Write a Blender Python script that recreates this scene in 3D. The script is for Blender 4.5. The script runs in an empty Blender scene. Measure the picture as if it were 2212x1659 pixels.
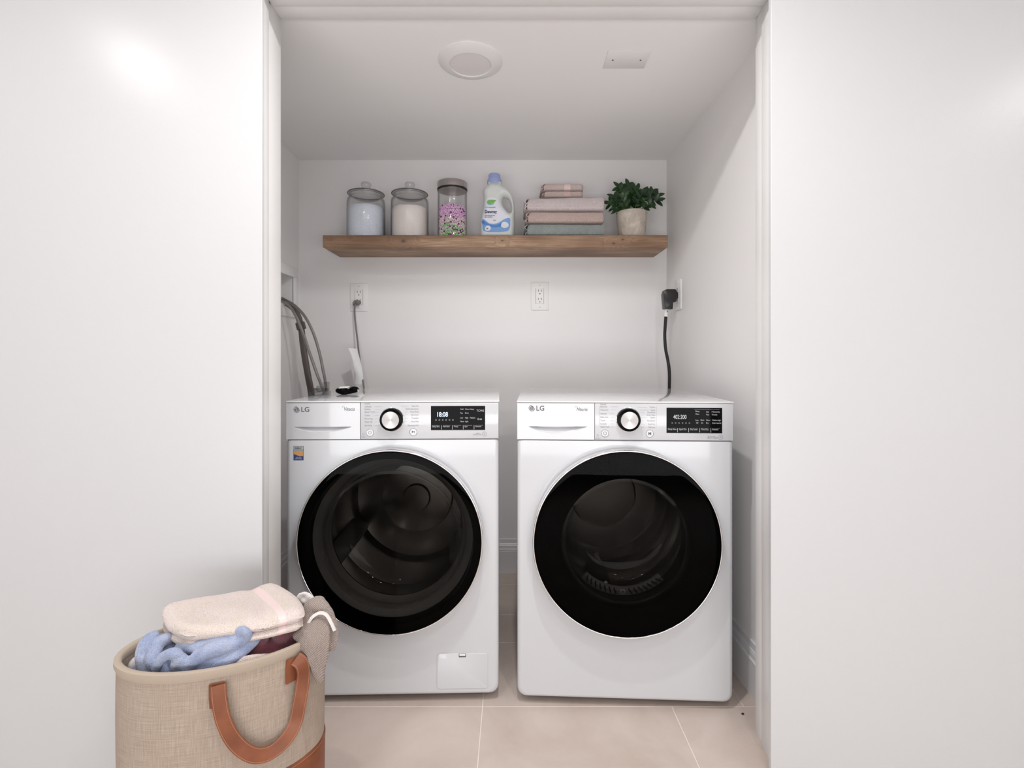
import bpy, bmesh, math, random
from mathutils import Vector, Matrix, noise
random.seed(7)
C = bpy.context.scene.collection
PI = math.pi
# ------------------------------------------------------------------ camera, world, light, exposure
F = 1083.0; HX = 1106.0; HY = 769.0; EYE = 0.976          # focal length in px, horizon, eye height
cam_d = bpy.data.cameras.new('camera'); cam = bpy.data.objects.new('camera', cam_d); C.objects.link(cam)
cam.location = (0, 0, EYE); cam.rotation_euler = (PI/2, 0, 0)
cam_d.sensor_fit = 'HORIZONTAL'; cam_d.sensor_width = 36.0; cam_d.lens = 36.0*F/2212
cam_d.shift_y = -(829.5-HY)/2212; cam_d.clip_start = 0.02
bpy.context.scene.camera = cam
w = bpy.data.worlds.new('world'); bpy.context.scene.world = w; w.use_nodes = True
w.node_tree.nodes['Background'].inputs[0].default_value = (.9, .92, 1, 1)
w.node_tree.nodes['Background'].inputs[1].default_value = 0.0
vs = bpy.context.scene.view_settings
vs.view_transform = 'Standard'; vs.look = 'None'; vs.gamma = 1; vs.exposure = 0.28; vs.use_curve_mapping = False

def disk_light(loc, energy, size, col=(1, .985, .975), target=None, shape='DISK', sy=None, spread=PI):
    l = bpy.data.lights.new('room_lamp_or_fill', 'AREA'); l.energy = energy; l.shape = shape; l.size = size
    if sy: l.size_y = sy
    l.color = col; l.spread = spread
    o = bpy.data.objects.new('room_lamp_or_fill', l); C.objects.link(o); o.location = loc
    if target: o.rotation_euler = (Vector(target)-Vector(loc)).to_track_quat('-Z', 'Y').to_euler()
    return o
ROOMZ = 2.02                                             # the room's ceiling, with a row of small recessed lamps
disk_light((-1.31, .58, ROOMZ-.012), 1.7, .10)
disk_light((0.02, .84, ROOMZ-.012), 7.6, .045)
disk_light((0.47, .10, ROOMZ-.012), 3.8, .08)
disk_light((-0.50, .50, ROOMZ-.012), 3.2, .07)
disk_light((2.05, .40, ROOMZ-.012), 2.4, .13)
disk_light((-0.9, -.9, ROOMZ-.012), 4, .13)
disk_light((0.9, -.9, ROOMZ-.012), 4, .13)
# added unseen fill light behind the camera, tilted up to brighten the alcove
disk_light((0.0, -1.54, .70), 52, 3.8, (.965, .985, 1), target=(0, 1, 1.75), shape='RECTANGLE', sy=1.16)

# ------------------------------------------------------------------ helpers
def at(px, py, d):
    return Vector(((px-HX)*d/F, d, EYE+(HY-py)*d/F))
def srgb(r, g, b):
    f = lambda c: (c/255/12.92) if c/255 <= .04045 else ((c/255+.055)/1.055)**2.4
    return (f(r), f(g), f(b), 1)
def mat(name, col=(.8, .8, .8, 1), rough=.5, metal=0, **k):
    m = bpy.data.materials.new(name); m.use_nodes = True
    b = m.node_tree.nodes['Principled BSDF']
    b.inputs['Base Color'].default_value = col; b.inputs['Roughness'].default_value = rough; b.inputs['Metallic'].default_value = metal
    for kk, v in k.items(): b.inputs[kk.replace('_', ' ')].default_value = v
    return m
class N:
    def __init__(s, m): s.m = m; s.t = m.node_tree; s.b = s.t.nodes.get('Principled BSDF'); s.out = s.t.nodes['Material Output']
    def n(s, typ, **k):
        x = s.t.nodes.new(typ)
        for a, v in k.items():
            if a.startswith('_'): setattr(x, a[1:], v)
            else:
                key = a.replace('__', ' ')
                if key.isdigit() or (key[0] == 'i' and key[1:].isdigit()): x.inputs[int(key.lstrip('i'))].default_value = v
                else: x.inputs[key].default_value = v
        return x
    def l(s, a, b): s.t.links.new(a, b)
    def coord(s, scale=(1, 1, 1), kind='Object'):
        c = s.n('ShaderNodeTexCoord'); mp = s.n('ShaderNodeMapping'); mp.inputs['Scale'].default_value = scale
        s.l(c.outputs[kind], mp.inputs[0]); return mp.outputs[0]
    def noise(s, vec, scale, detail=4, rough=.5, dist=0):
        x = s.n('ShaderNodeTexNoise', Scale=scale, Detail=detail, Roughness=rough, Distortion=dist); s.l(vec, x.inputs['Vector']); return x.outputs['Fac']
    def ramp(s, fac, stops):
        r = s.n('ShaderNodeValToRGB'); e = r.color_ramp.elements
        while len(e) < len(stops): e.new(.5)
        for q, (p, c) in zip(e, stops): q.position = p; q.color = c
        s.l(fac, r.inputs[0]); return r.outputs[0]
    def mix(s, fac, a, b, mode='MIX'):
        x = s.n('ShaderNodeMix', _data_type='RGBA', _blend_type=mode)
        for v, i in ((fac, 0), (a, 6), (b, 7)):
            if hasattr(v, 'links') or hasattr(v, 'is_linked'): s.l(v, x.inputs[i])
            else: x.inputs[i].default_value = v
        return x.outputs[2]
    def math(s, op, a, b=0.0, c=None):
        x = s.n('ShaderNodeMath', _operation=op)
        for v, i in ((a, 0), (b, 1), (c, 2)):
            if v is None: continue
            if hasattr(v, 'is_linked'): s.l(v, x.inputs[i])
            else: x.inputs[i].default_value = v
        return x.outputs[0]
    def bump(s, h, strength=.2, dist=.002):
        x = s.n('ShaderNodeBump', Strength=strength, Distance=dist); s.l(h, x.inputs['Height']); s.l(x.outputs[0], s.b.inputs['Normal'])

# ---- materials
def wall_mat(name, col, rough, bs=.06, sc=260, coat=0):
    m = mat(name, col, rough, Specular_IOR_Level=.5, Coat_Weight=coat, Coat_Roughness=.12); q = N(m); v = q.coord()
    q.bump(q.noise(v, sc, 2), bs, .001); return m
M = {}
M['alcove'] = wall_mat('alcove_paint', (.905, .888, .884, 1), .6)
M['ceil'] = wall_mat('ceiling_paint', (.93, .918, .914, 1), .7)
M['panel'] = wall_mat('panel_paint', (.655, .66, .672, 1), .30, .10, 330)
M['trim'] = wall_mat('trim_paint', (.85, .84, .835, 1), .28, .01)
M['base'] = wall_mat('baseboard_paint', (.80, .79, .80, 1), .3, .01)
M['room'] = wall_mat('room_paint', (.78, .77, .77, 1), .6)
M['rear'] = wall_mat('rear_paint', (.30, .27, .26, 1), .7)
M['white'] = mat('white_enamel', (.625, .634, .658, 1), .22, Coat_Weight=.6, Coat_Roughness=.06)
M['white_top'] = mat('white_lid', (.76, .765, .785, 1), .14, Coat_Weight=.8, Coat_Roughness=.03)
M['plastic'] = mat('white_plastic', (.90, .89, .885, 1), .35)
M['seam'] = mat('seam_grey', (.25, .24, .24, 1), .6)
M['black'] = mat('black_plastic', (.012, .011, .011, 1), .3)
M['blackmat'] = mat('black_rubber', (.018, .017, .017, 1), .6)
M['gloss'] = mat('black_gloss', (.004, .0038, .004, 1), .07, Specular_IOR_Level=.05)
M['chrome'] = mat('chrome', (.86, .86, .87, 1), .09, 1)
M['steel'] = mat('drum_steel', (.55, .54, .52, 1), .24, 1)
M['gasket'] = mat('grey_gasket', (.33, .33, .32, 1), .4)
M['greytext'] = mat('grey_print', (.11, .11, .115, 1), .5)
M['lighttext'] = mat('light_grey_print', (.26, .26, .27, 1), .5)
M['displaytext'] = mat('display_print', (.55, .55, .56, 1), .5)
for nm, c, e in (('led_blue', (.45, .6, 1, 1), 1.5), ('led_grey', (.75, .78, .8, 1), .45)):
    M[nm] = mat(nm, (.2, .2, .2, 1), .4); b = M[nm].node_tree.nodes['Principled BSDF']
    b.inputs['Emission Color'].default_value = c; b.inputs['Emission Strength'].default_value = e
M['cordgrey'] = mat('grey_rubber', (.20, .18, .175, 1), .45)
M['drain'] = mat('drain_hose_rubber', (.10, .082, .08, 1), .5)
M['paper'] = mat('white_paper', (.84, .84, .84, 1), .6)
M['pgrey'] = mat('pale_grey', (.55, .55, .55, 1), .5)
def braid():
    m = mat('braided_steel', (.27, .25, .24, 1), .35, .6); q = N(m)
    v = q.coord((1, 1, 1)); wv = q.n('ShaderNodeTexWave', Scale=120.0); wv.bands_direction = 'DIAGONAL'; q.l(v, wv.inputs[0])
    q.bump(wv.outputs['Fac'], .5, .001); return m
M['braid'] = braid()
def glass(name, edge=.40, centre=.97, gl=1.45, tint=(1, 1, 1), rough=.02, gcol=1.0):
    m = bpy.data.materials.new(name); m.use_nodes = True; q = N(m); q.t.nodes.remove(q.b)
    tr = q.n('ShaderNodeBsdfTransparent'); g = q.n('ShaderNodeBsdfGlossy', Roughness=rough); g.inputs[0].default_value = (gcol, gcol, gcol, 1)
    lw = q.n('ShaderNodeLayerWeight', Blend=.25); f0 = ((gl-1)/(gl+1))**2; fc = q.math('ADD', q.math('MULTIPLY', q.math('POWER', q.n('ShaderNodeLayerWeight', Blend=.5).outputs['Facing'], 5.0), .75), f0)
    cc = q.ramp(lw.outputs['Facing'], [(.25, (centre*tint[0], centre*tint[1], centre*tint[2], 1)), (1, (edge*tint[0], edge*tint[1], edge*tint[2], 1))])
    q.l(cc, tr.inputs[0]); mx = q.n('ShaderNodeMixShader'); q.l(fc, mx.inputs[0]); q.l(tr.outputs[0], mx.inputs[1]); q.l(g.outputs[0], mx.inputs[2])
    q.l(mx.outputs[0], q.out.inputs[0]); return m
M['glass'] = glass('clear_glass', .34, .985)
M['lidglass'] = glass('clear_lid_glass', .28, .93, 1.8)
M['tint'] = glass('smoked_glass', .17, .27, 1.12, (1, .97, .95), .01)
M['bowl'] = glass('door_bowl_glass', .25, .93, 1.5, (1, .99, .97), .03)
M['clear'] = glass('clear_plastic', .45, .80, 1.5, (.97, .97, .98), .08)
def floor_mat():
    m = mat('beige_tile', (.5, .4, .35, 1), .38, Specular_IOR_Level=.45); q = N(m); v = q.coord()
    a = q.noise(v, 3.2, 6, .6, .6); c = q.ramp(a, [(.28, srgb(196, 179, 169)), (.5, srgb(207, 192, 182)), (.72, srgb(217, 204, 195))])
    a2 = q.noise(v, 60, 4); c2 = q.mix(.06, c, q.ramp(a2, [(0, (.2, .2, .2, 1)), (1, (1, 1, 1, 1))]), 'MULTIPLY')
    q.l(c2, q.b.inputs['Base Color']); q.bump(a2, .05, .001); return m
M['tile'] = floor_mat()
M['grout'] = mat('grout', srgb(243, 233, 225), .8)
def wood():
    m = mat('reclaimed_wood', (.3, .18, .1, 1), .5, Specular_IOR_Level=.35); q = N(m); q_c = q.n('ShaderNodeTexCoord')
    v = q_c.outputs['Object']
    def mapped(src, s):
        mp = q.n('ShaderNodeMapping'); mp.inputs['Scale'].default_value = s; q.l(src, mp.inputs[0]); return mp.outputs[0]
    # knots: rings bend the grain around them
    kn = None; kcore = None
    for kx, kz, r in ((-.4465, 1.448, .013), (.418, 1.439, .008), (.455, 1.455, .007), (-.745, 1.458, .0022), (-.665, 1.459, .0018), (-.04, 1.45, .006)):
        sep = q.n('ShaderNodeVectorMath', _operation='SUBTRACT'); q.l(v, sep.inputs[0]); sep.inputs[1].default_value = (kx, 2.06, kz)
        sc = q.n('ShaderNodeVectorMath', _operation='MULTIPLY'); q.l(sep.outputs[0], sc.inputs[0]); sc.inputs[1].default_value = (.6, .35, 1)
        ln = q.n('ShaderNodeVectorMath', _operation='LENGTH'); q.l(sc.outputs[0], ln.inputs[0])
        e = q.math('DIVIDE', ln.outputs['Value'], r); g = q.math('EXPONENT', q.math('MULTIPLY', e, -1.0))
        kn = g if kn is None else q.math('MAXIMUM', kn, g)
    wv = mapped(v, (1.6, 14, 34))
    nn = q.noise(wv, 1.0, 5, .6, .7)
    gr = q.math('ADD', q.math('MULTIPLY', nn, 1.0), q.math('MULTIPLY', kn, 2.4))
    rings = q.math('SINE', q.math('MULTIPLY', gr, 38.0))
    fine = q.noise(mapped(v, (6, 120, 220)), 1.0, 4, .7)
    broad = q.noise(mapped(v, (2.2, 6, 14)), 1.0, 3, .5)
    c = q.ramp(broad, [(.30, srgb(120, 92, 72)), (.45, srgb(160, 128, 102)), (.60, srgb(204, 172, 142)), (.75, srgb(172, 140, 113))])
    c = q.mix(q.math('MULTIPLY', q.math('ADD', rings, 1.0), .22), c, srgb(104, 78, 62))
    c = q.mix(q.math('MULTIPLY', fine, .45), c, srgb(140, 110, 92))
    core = q.math('SMOOTH_MIN', 1.0, q.math('MULTIPLY', q.math('POWER', kn, 2.4), 1.1), .1)
    c = q.mix(core, c, srgb(70, 48, 40))
    q.l(c, q.b.inputs['Base Color']); q.bump(q.math('ADD', fine, q.math('MULTIPLY', rings, .15)), .35, .002); return m
M['wood'] = wood()
def cloth(name, c1, c2, kind='terry', scale=900, bs=.8, bd=.003):
    m = mat(name, c1, .95, Specular_IOR_Level=.1, Sheen_Weight=.3, Sheen_Roughness=.5); q = N(m); v = q.coord()
    big = q.noise(v, 22, 4, .6); col = q.mix(q.ramp(big, [(.35, (0, 0, 0, 1)), (.7, (1, 1, 1, 1))]), c1, c2)
    if kind == 'terry':
        h = q.n('ShaderNodeTexVoronoi', Scale=scale*.42, Randomness=1.0); q.l(v, h.inputs[0]); hh = q.math('SUBTRACT', 1.0, h.outputs['Distance'])
    else:
        a = q.n('ShaderNodeTexWave', Scale=scale*.11, Distortion=.3); a.bands_direction = 'DIAGONAL'; q.l(v, a.inputs[0])
        mp = q.n('ShaderNodeMapping'); mp.inputs['Scale'].default_value = (-1, 1, 1); q.l(v, mp.inputs[0])
        b = q.n('ShaderNodeTexWave', Scale=scale*.11, Distortion=.3); b.bands_direction = 'DIAGONAL'; q.l(mp.outputs[0], b.inputs[0])
        hh = q.math('MULTIPLY', a.outputs['Fac'], b.outputs['Fac'])
    dk = q.n('ShaderNodeHueSaturation', Value=.78, Saturation=1.1); q.l(col, dk.inputs['Color'])
    col = q.mix(q.ramp(hh, [(.15, (1, 1, 1, 1)), (.55, (0, 0, 0, 1))]), col, dk.outputs[0]); q.l(col, q.b.inputs['Base Color'])
    q.bump(hh, bs, bd); return m
M['t_pink'] = cloth('pale_pink_cotton', srgb(246, 231, 231), srgb(250, 238, 238), 'weave', 950)
M['t_rose'] = cloth('dusty_rose_cotton', srgb(228, 204, 196), srgb(234, 212, 204), 'weave', 950)
M['t_teal'] = cloth('grey_green_cotton', srgb(172, 180, 178), srgb(184, 192, 190), 'weave', 950)
M['t_small'] = cloth('pale_rose_terry', srgb(232, 210, 206), srgb(240, 220, 216), 'terry', 1500)
M['t_small2'] = cloth('rose_terry', srgb(228, 204, 196), srgb(234, 212, 206), 'terry', 1500)
M['band'] = mat('satin_band', srgb(228, 206, 203), .5)
M['band2'] = mat('satin_band_rose', srgb(208, 182, 174), .5)
M['b_pink'] = cloth('laundry_pink_terry', srgb(238, 222, 218), srgb(234, 220, 208), 'terry', 1500, .8, .002)
M['b_blue'] = cloth('laundry_blue_terry', srgb(146, 158, 190), srgb(186, 194, 216), 'terry', 1500, .6, .0015)
M['b_maroon'] = cloth('laundry_maroon_cotton', srgb(112, 66, 76), srgb(132, 82, 90), 'terry', 1700, .4)
M['b_taupe'] = cloth('laundry_taupe_weave', srgb(196, 176, 166), srgb(212, 196, 186), 'weave', 1300, 1.0, .004)
M['b_white'] = mat('white_cotton', srgb(225, 220, 218), .9)
def powder(name, a, b):
    m = mat(name, a, .95, Specular_IOR_Level=.1); q = N(m); v = q.coord()
    n = q.noise(v, 450, 2, .5); q.l(q.mix(q.ramp(n, [(.38, (0, 0, 0, 1)), (.62, (1, 1, 1, 1))]), a, b), q.b.inputs['Base Color']); q.bump(n, .5, .002); return m
def linen():
    m = mat('beige_linen', (.5, .45, .4, 1), .92, Specular_IOR_Level=.15); q = N(m); c = q.n('ShaderNodeTexCoord')
    def mapped(s):
        mp = q.n('ShaderNodeMapping'); mp.inputs['Scale'].default_value = s; q.l(c.outputs['UV'], mp.inputs[0]); return mp.outputs[0]
    h1 = q.noise(mapped((20, 640, 1)), 1.0, 3, .6); h2 = q.noise(mapped((640, 28, 1)), 1.0, 3, .6)
    wv = q.math('ADD', h1, h2); big = q.noise(mapped((7, 7, 1)), 1.0, 4, .6)
    col = q.ramp(wv, [(.62, srgb(150, 134, 118)), (.98, srgb(196, 180, 161)), (1.0, srgb(214, 200, 184))])
    r = q.ramp(q.math('MULTIPLY', wv, .5), [(.32, srgb(158, 143, 129)), (.5, srgb(178, 163, 148)), (.68, srgb(196, 183, 169))])
    r = q.mix(q.math('MULTIPLY', big, .35), r, srgb(176, 156, 144)); q.l(r, q.b.inputs['Base Color']); q.bump(wv, .6, .002); return m
M['linen'] = linen()
M['hem'] = wall_mat('linen_hem', srgb(182, 167, 151), .9, .35, 700)
def leather():
    m = mat('tan_leather', srgb(156, 86, 50), .42, Specular_IOR_Level=.4); q = N(m); v = q.coord()
    q.l(q.ramp(q.noise(v, 30, 4), [(.3, srgb(118, 66, 42)), (.7, srgb(140, 82, 54))]), q.b.inputs['Base Color']); q.bump(q.noise(v, 500, 3), .15, .001); return m
M['leather'] = leather(); M['stitch'] = mat('stitching', srgb(170, 118, 86), .7)
M['p_blue'] = powder('blue_powder', srgb(222, 231, 250), srgb(244, 249, 255)); M['p_cream'] = powder('cream_powder', srgb(244, 235, 230), srgb(248, 241, 237))
M['bead_pink'] = mat('pink_bead', srgb(250, 200, 246), .4); M['bead_green'] = mat('green_bead', srgb(172, 232, 160), .4)
M['bead_cream'] = mat('cream_bead', srgb(248, 238, 230), .4); M['bead_dark'] = mat('maroon_bead', srgb(112, 44, 84), .5); M['bead_core'] = mat('bead_core', srgb(140, 96, 120), .9)
M['brushed'] = mat('brushed_steel', (.50, .46, .45, 1), .30, 1, Anisotropic=.6)
M['bottle'] = mat('bottle_plastic', srgb(226, 230, 228), .3, Subsurface_Weight=.15, Subsurface_Radius=(.01, .01, .01))
M['cap'] = mat('lavender_cap', srgb(164, 178, 226), .35)
M['labelw'] = mat('label_white', srgb(236, 238, 248), .4); M['labelb'] = mat('label_blue', srgb(128, 174, 228), .4); M['labeld'] = mat('label_deep_blue', srgb(86, 138, 208), .4)
M['navy'] = mat('navy_ink', srgb(40, 44, 84), .5); M['lgreen'] = mat('label_green', srgb(126, 190, 96), .5); M['laqua'] = mat('label_aqua', srgb(120, 200, 200), .5)
def pot():
    m = mat('stoneware', srgb(196, 184, 170), .5); q = N(m); v = q.coord()
    q.l(q.ramp(q.noise(v, 28, 5, .6, .8), [(.3, srgb(186, 175, 162)), (.55, srgb(212, 201, 188)), (.75, srgb(230, 221, 209))]), q.b.inputs['Base Color']); return m
M['pot'] = pot(); M['soil'] = mat('soil', (.02, .014, .01, 1), .95)
def leaf():
    m = mat('leaf_green', srgb(40, 78, 34), .32); q = N(m); v = q.coord()
    q.l(q.ramp(q.noise(v, 40, 3), [(.3, srgb(20, 40, 22)), (.58, srgb(34, 68, 30)), (.82, srgb(70, 116, 44))]), q.b.inputs['Base Color']); return m
M['leaf'] = leaf(); M['stem'] = mat('stem_green', srgb(74, 96, 50), .5)
M['st_grey'] = mat('sticker_grey', srgb(190, 198, 190), .4); M['st_org'] = mat('sticker_orange', srgb(206, 150, 92), .4); M['st_blue'] = mat('sticker_blue', srgb(52, 70, 128), .4)
def dialmat():
    m = mat('spun_metal', (.33, .31, .305, 1), .26, 1, Anisotropic=.9); q = N(m)
    t = q.n('ShaderNodeTangent', _direction_type='RADIAL', _axis='Y'); q.l(t.outputs[0], q.b.inputs['Tangent']); return m
M['dial'] = dialmat()
M['lens'] = mat('frosted_lens', (.80, .77, .76, 1), .5)

# ---- mesh tools
def finish(name, bm, m=None, parent=None, ang=35, smooth=True, mats=None):
    bmesh.ops.recalc_face_normals(bm, faces=bm.faces)
    if smooth:
        a = math.radians(ang)
        for f in bm.faces: f.smooth = True
        for e in bm.edges:
            if len(e.link_faces) == 2 and e.calc_face_angle(0) > a: e.smooth = False
    me = bpy.data.meshes.new(name); bm.to_mesh(me); bm.free()
    for x in (mats or [m]): me.materials.append(x)
    o = bpy.data.objects.new(name, me); C.objects.link(o)
    if parent: o.parent = parent
    return o
def box(bm, x0, x1, y0, y1, z0, z1, bev=0, seg=2, mi=0):
    r = bmesh.ops.create_cube(bm, size=1); vs_ = r['verts']
    for v in vs_: v.co = Vector(((x0+x1)/2+v.co.x*(x1-x0), (y0+y1)/2+v.co.y*(y1-y0), (z0+z1)/2+v.co.z*(z1-z0)))
    es = list({e for v in vs_ for e in v.link_edges}); fs = list({f for v in vs_ for f in v.link_faces})
    for f in fs: f.material_index = mi
    if bev: 
        r = bmesh.ops.bevel(bm, geom=es, offset=bev, segments=seg, profile=.5, affect='EDGES')
        for f in r['faces']: f.material_index = mi
def ring_loft(bm, rings, closed=True, cap0=False, cap1=False, mi=0):
    R = [[bm.verts.new(p) for p in r] for r in rings]; n = len(R[0])
    for a, b in zip(R, R[1:]):
        for i in range(n if closed else n-1):
            j = (i+1) % n; f = bm.faces.new((a[i], a[j], b[j], b[i])); f.material_index = mi
    if cap0: bm.faces.new(R[0][::-1]).material_index = mi
    if cap1: bm.faces.new(R[-1]).material_index = mi
    return R
def lathe(bm, prof, c=(0, 0, 0), axis='z', n=48, cap0=False, cap1=False, mi=0, a0=0, a1=2*PI):
    full = abs(a1-a0-2*PI) < 1e-6; rings = []
    for r, h in prof:
        ring = []
        for i in range(n if full else n+1):
            t = a0+(a1-a0)*i/n
            p = (r*math.cos(t), r*math.sin(t), h) if axis == 'z' else (r*math.cos(t), h, r*math.sin(t))
            ring.append(Vector(c)+Vector(p))
        rings.append(ring)
    return ring_loft(bm, rings, full, cap0, cap1, mi)
def catmull(pts, n=8):
    P = [Vector(p) for p in pts]; out = []
    for i in range(len(P)-1):
        p0 = P[max(i-1, 0)]; p1 = P[i]; p2 = P[i+1]; p3 = P[min(i+2, len(P)-1)]
        for k in range(n):
            t = k/n; out.append(.5*((2*p1)+(p2-p0)*t+(2*p0-5*p1+4*p2-p3)*t*t+(3*p1-p0-3*p2+p3)*t**3))
    out.append(P[-1]); return out
def tube(bm, pts, r, n=10, sub=6, flat=1, up=None, mi=0):
    P = catmull(pts, sub); L = len(P); rr = r if callable(r) else (lambda t: r); rings = []
    ref = Vector(up) if up else Vector((0, 1, 0)); 
    for i, p in enumerate(P):
        t = (P[min(i+1, L-1)]-P[max(i-1, 0)]).normalized()
        s = t.cross(ref)
        if s.length < 1e-3: s = t.cross(Vector((1, 0, 0)))
        s.normalize(); u = s.cross(t); q = rr(i/(L-1))
        rings.append([p+s*q*math.cos(2*PI*k/n)+u*q*flat*math.sin(2*PI*k/n) for k in range(n)])
    ring_loft(bm, rings, True, True, True, mi)
def ribbon(bm, P, N_, w, t, mi=0):
    rings = []; L = len(P)
    for i in range(L):
        T = (P[min(i+1, L-1)]-P[max(i-1, 0)]).normalized(); n = N_[i].normalized(); s = T.cross(n).normalized(); n = s.cross(T).normalized()
        rings.append([P[i]+s*(w/2)+n*t/2, P[i]-s*(w/2)+n*t/2, P[i]-s*(w/2)-n*t/2, P[i]+s*(w/2)-n*t/2])
    ring_loft(bm, rings, True, True, True, mi)
def blob(bm, c, r, rot=0, tilt=0, sub=3):
    m_ = Matrix.Translation(c) @ Matrix.Rotation(rot, 4, 'Z') @ Matrix.Rotation(tilt, 4, 'Y') @ Matrix.Diagonal((*r, 1))
    bmesh.ops.create_icosphere(bm, subdivisions=sub, radius=1, matrix=m_)
def text_bm(bm, s, x, y, z, size, align='LEFT', shear=0, ext=.0001, mi=0, bold=0, sx=1):
    cu = bpy.data.curves.new('print', 'FONT'); cu.body = s; cu.size = size; cu.align_x = align; cu.shear = shear; cu.extrude = ext; cu.offset = bold; cu.resolution_u = 3
    ob = bpy.data.objects.new('print', cu); me = bpy.data.meshes.new_from_object(ob)
    n0 = len(bm.verts); nf = len(bm.faces); bm.from_mesh(me); bm.verts.ensure_lookup_table(); bm.faces.ensure_lookup_table()
    for v in bm.verts[n0:]: v.co = Vector((x+v.co.x*sx, y-v.co.z, z+v.co.y))
    for f in bm.faces[nf:]: f.material_index = mi
    bpy.data.objects.remove(ob); bpy.data.curves.remove(cu); bpy.data.meshes.remove(me)
def annulus(bm, cx, y, cz, r0, r1, t=.0002, n=32, mi=0, a0=0, a1=2*PI):
    lathe(bm, [(r0, y), (r0, y-t), (r1, y-t), (r1, y)], (cx, 0, cz), 'y', n, mi=mi, a0=a0, a1=a1)
def tag(o, label, cat, group=None, kind=None):
    o['label'] = label; o['category'] = cat
    if group: o['group'] = group
    if kind: o['kind'] = kind
    return o
def thing(name, label, cat, loc=(0, 0, 0), rz=0, group=None):
    o = bpy.data.objects.new(name, None); C.objects.link(o); o.location = loc; o.rotation_euler = (0, 0, rz); o.empty_display_size = .05
    return tag(o, label, cat, group)
def struct(name, bm, m, label=None, cat=None, mats=None, ang=35):
    o = finish(name, bm, m, mats=mats, ang=ang); o['kind'] = 'structure'
    if label: o['label'] = label; o['category'] = cat
    return o
def sub(pts_mat, name, bm, m, parent): return finish(name, bm, m, parent)

# ------------------------------------------------------------------ the room
XL, XR, YB, ZC = -.965, .700, 2.27, 1.863
PD = 1.17                       # face of the front wall panels
# floor: tiles laid on a grout bed
bm = bmesh.new(); box(bm, -2.6, 2.6, -2.6, YB+.1, -.05, -.0012, mi=1)
rows = [(-2.6, -1.654), (-1.654, -1.044), (-1.044, -.434), (-.434, .176), (.176, .786), (.786, 1.396), (1.396, 1.708), (1.708, 1.89), (1.89, 2.14), (2.14, YB+.1)]
for i, (y0, y1) in enumerate(rows):
    if i == 6: cuts = [-2.6, -1.6, -.85, -.082, .646, 1.4, 2.6]
    elif i in (7, 8, 9): cuts = [-2.6, -1.6, -.7, .39, 1.4, 2.6]
    else:
        o_ = -.082 if i % 2 else .18; cuts = [-2.6]+[o_+.527*k for k in range(-6, 8) if -2.55 < o_+.527*k < 2.55]+[2.6]
    for a, b in zip(cuts, cuts[1:]): box(bm, a+.0013, b-.0013, y0+.0013, y1-.0013, -.02, 0, .0006, 1)
struct('floor', bm, None, 'beige stone-look floor tiles with pale grout lines', 'floor', mats=[M['tile'], M['grout']])
# alcove walls
bm = bmesh.new(); box(bm, XL-.12, XR+.12, YB, YB+.1, 0, ZC+.1)
struct('wall_back', bm, M['alcove'], 'pale alcove back wall behind the shelf and machines', 'wall')
BX0, BX1, BZ0, BZ1 = 2.02, 2.205, 1.195, 1.328          # opening of the hose box in the left wall (depth range, height range)
bm = bmesh.new()
for (a, b, c, d) in ((1.30, YB, 0, BZ0), (1.30, YB, BZ1, ZC+.1), (1.30, BX0, BZ0, BZ1), (BX1, YB, BZ0, BZ1)): box(bm, XL-.12, XL, a, b, c, d)
bmesh.ops.remove_doubles(bm, verts=bm.verts, dist=.0001)
struct('wall_left', bm, M['alcove'], 'pale left side wall of the alcove with a hose box', 'wall')
bm = bmesh.new(); box(bm, XR, XR+.12, 1.30, YB, 0, ZC+.1)
struct('wall_right', bm, M['alcove'], 'pale right side wall of the alcove with a black plug', 'wall')
bm = bmesh.new(); box(bm, XL-.12, XR+.12, 1.30, YB+.1, ZC, ZC+.1)
struct('ceiling', bm, M['ceil'], 'white alcove ceiling with a round light', 'ceiling')
bm = bmesh.new(); box(bm, -2.6, 2.6, -2.6, PD, ROOMZ, ROOMZ+.1)
struct('ceiling', bm, M['ceil'], 'white ceiling of the room in front of the alcove', 'ceiling')
# front wall: left and right panels, header
bm = bmesh.new(); box(bm, -2.6, -.5835, PD, 1.182, 0, ROOMZ, .001, 1); box(bm, -2.6, -.62, 1.182, 1.30, 0, ROOMZ)
struct('wall_front_left', bm, M['panel'], 'glossy white wall panel left of the alcove opening', 'wall')
bm = bmesh.new(); box(bm, .6045, 2.6, PD, 1.182, 0, ROOMZ, .001, 1); box(bm, .65, 2.6, 1.182, 1.30, 0, ROOMZ)
struct('wall_front_right', bm, M['panel'], 'smooth white wall panel right of the alcove opening', 'wall')
bm = bmesh.new(); box(bm, -.5835, .6045, PD+.002, 1.182, 1.838, ROOMZ); box(bm, -.62, .65, 1.182, 1.30, 1.87, ROOMZ)
struct('wall_front_top', bm, M['panel'], 'white wall above the alcove opening', 'wall')
# jambs and head (trim)
bm = bmesh.new(); box(bm, -.62, -.599, 1.2225, 1.30, 0, 1.87, .0012, 2); box(bm, -.62, -.592, 1.182, 1.222, 0, 1.87, .0012, 2)
struct('trim_1', bm, M['trim'], 'white stepped door jamb on the left of the opening', 'trim')
bm = bmesh.new(); box(bm, .631, .65, 1.2505, 1.30, 0, 1.87, .0012, 2); box(bm, .622, .65, 1.182, 1.25, 0, 1.87, .0012, 2)
struct('trim_2', bm, M['trim'], 'white stepped door jamb on the right of the opening', 'trim')
bm = bmesh.new(); box(bm, -.599, .631, 1.2405, 1.30, 1.849, 1.87, .0012, 2); box(bm, -.592, .622, 1.182, 1.24, 1.842, 1.87, .0012, 2)
struct('trim_3', bm, M['trim'], 'white stepped head jamb over the opening', 'trim')
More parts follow.
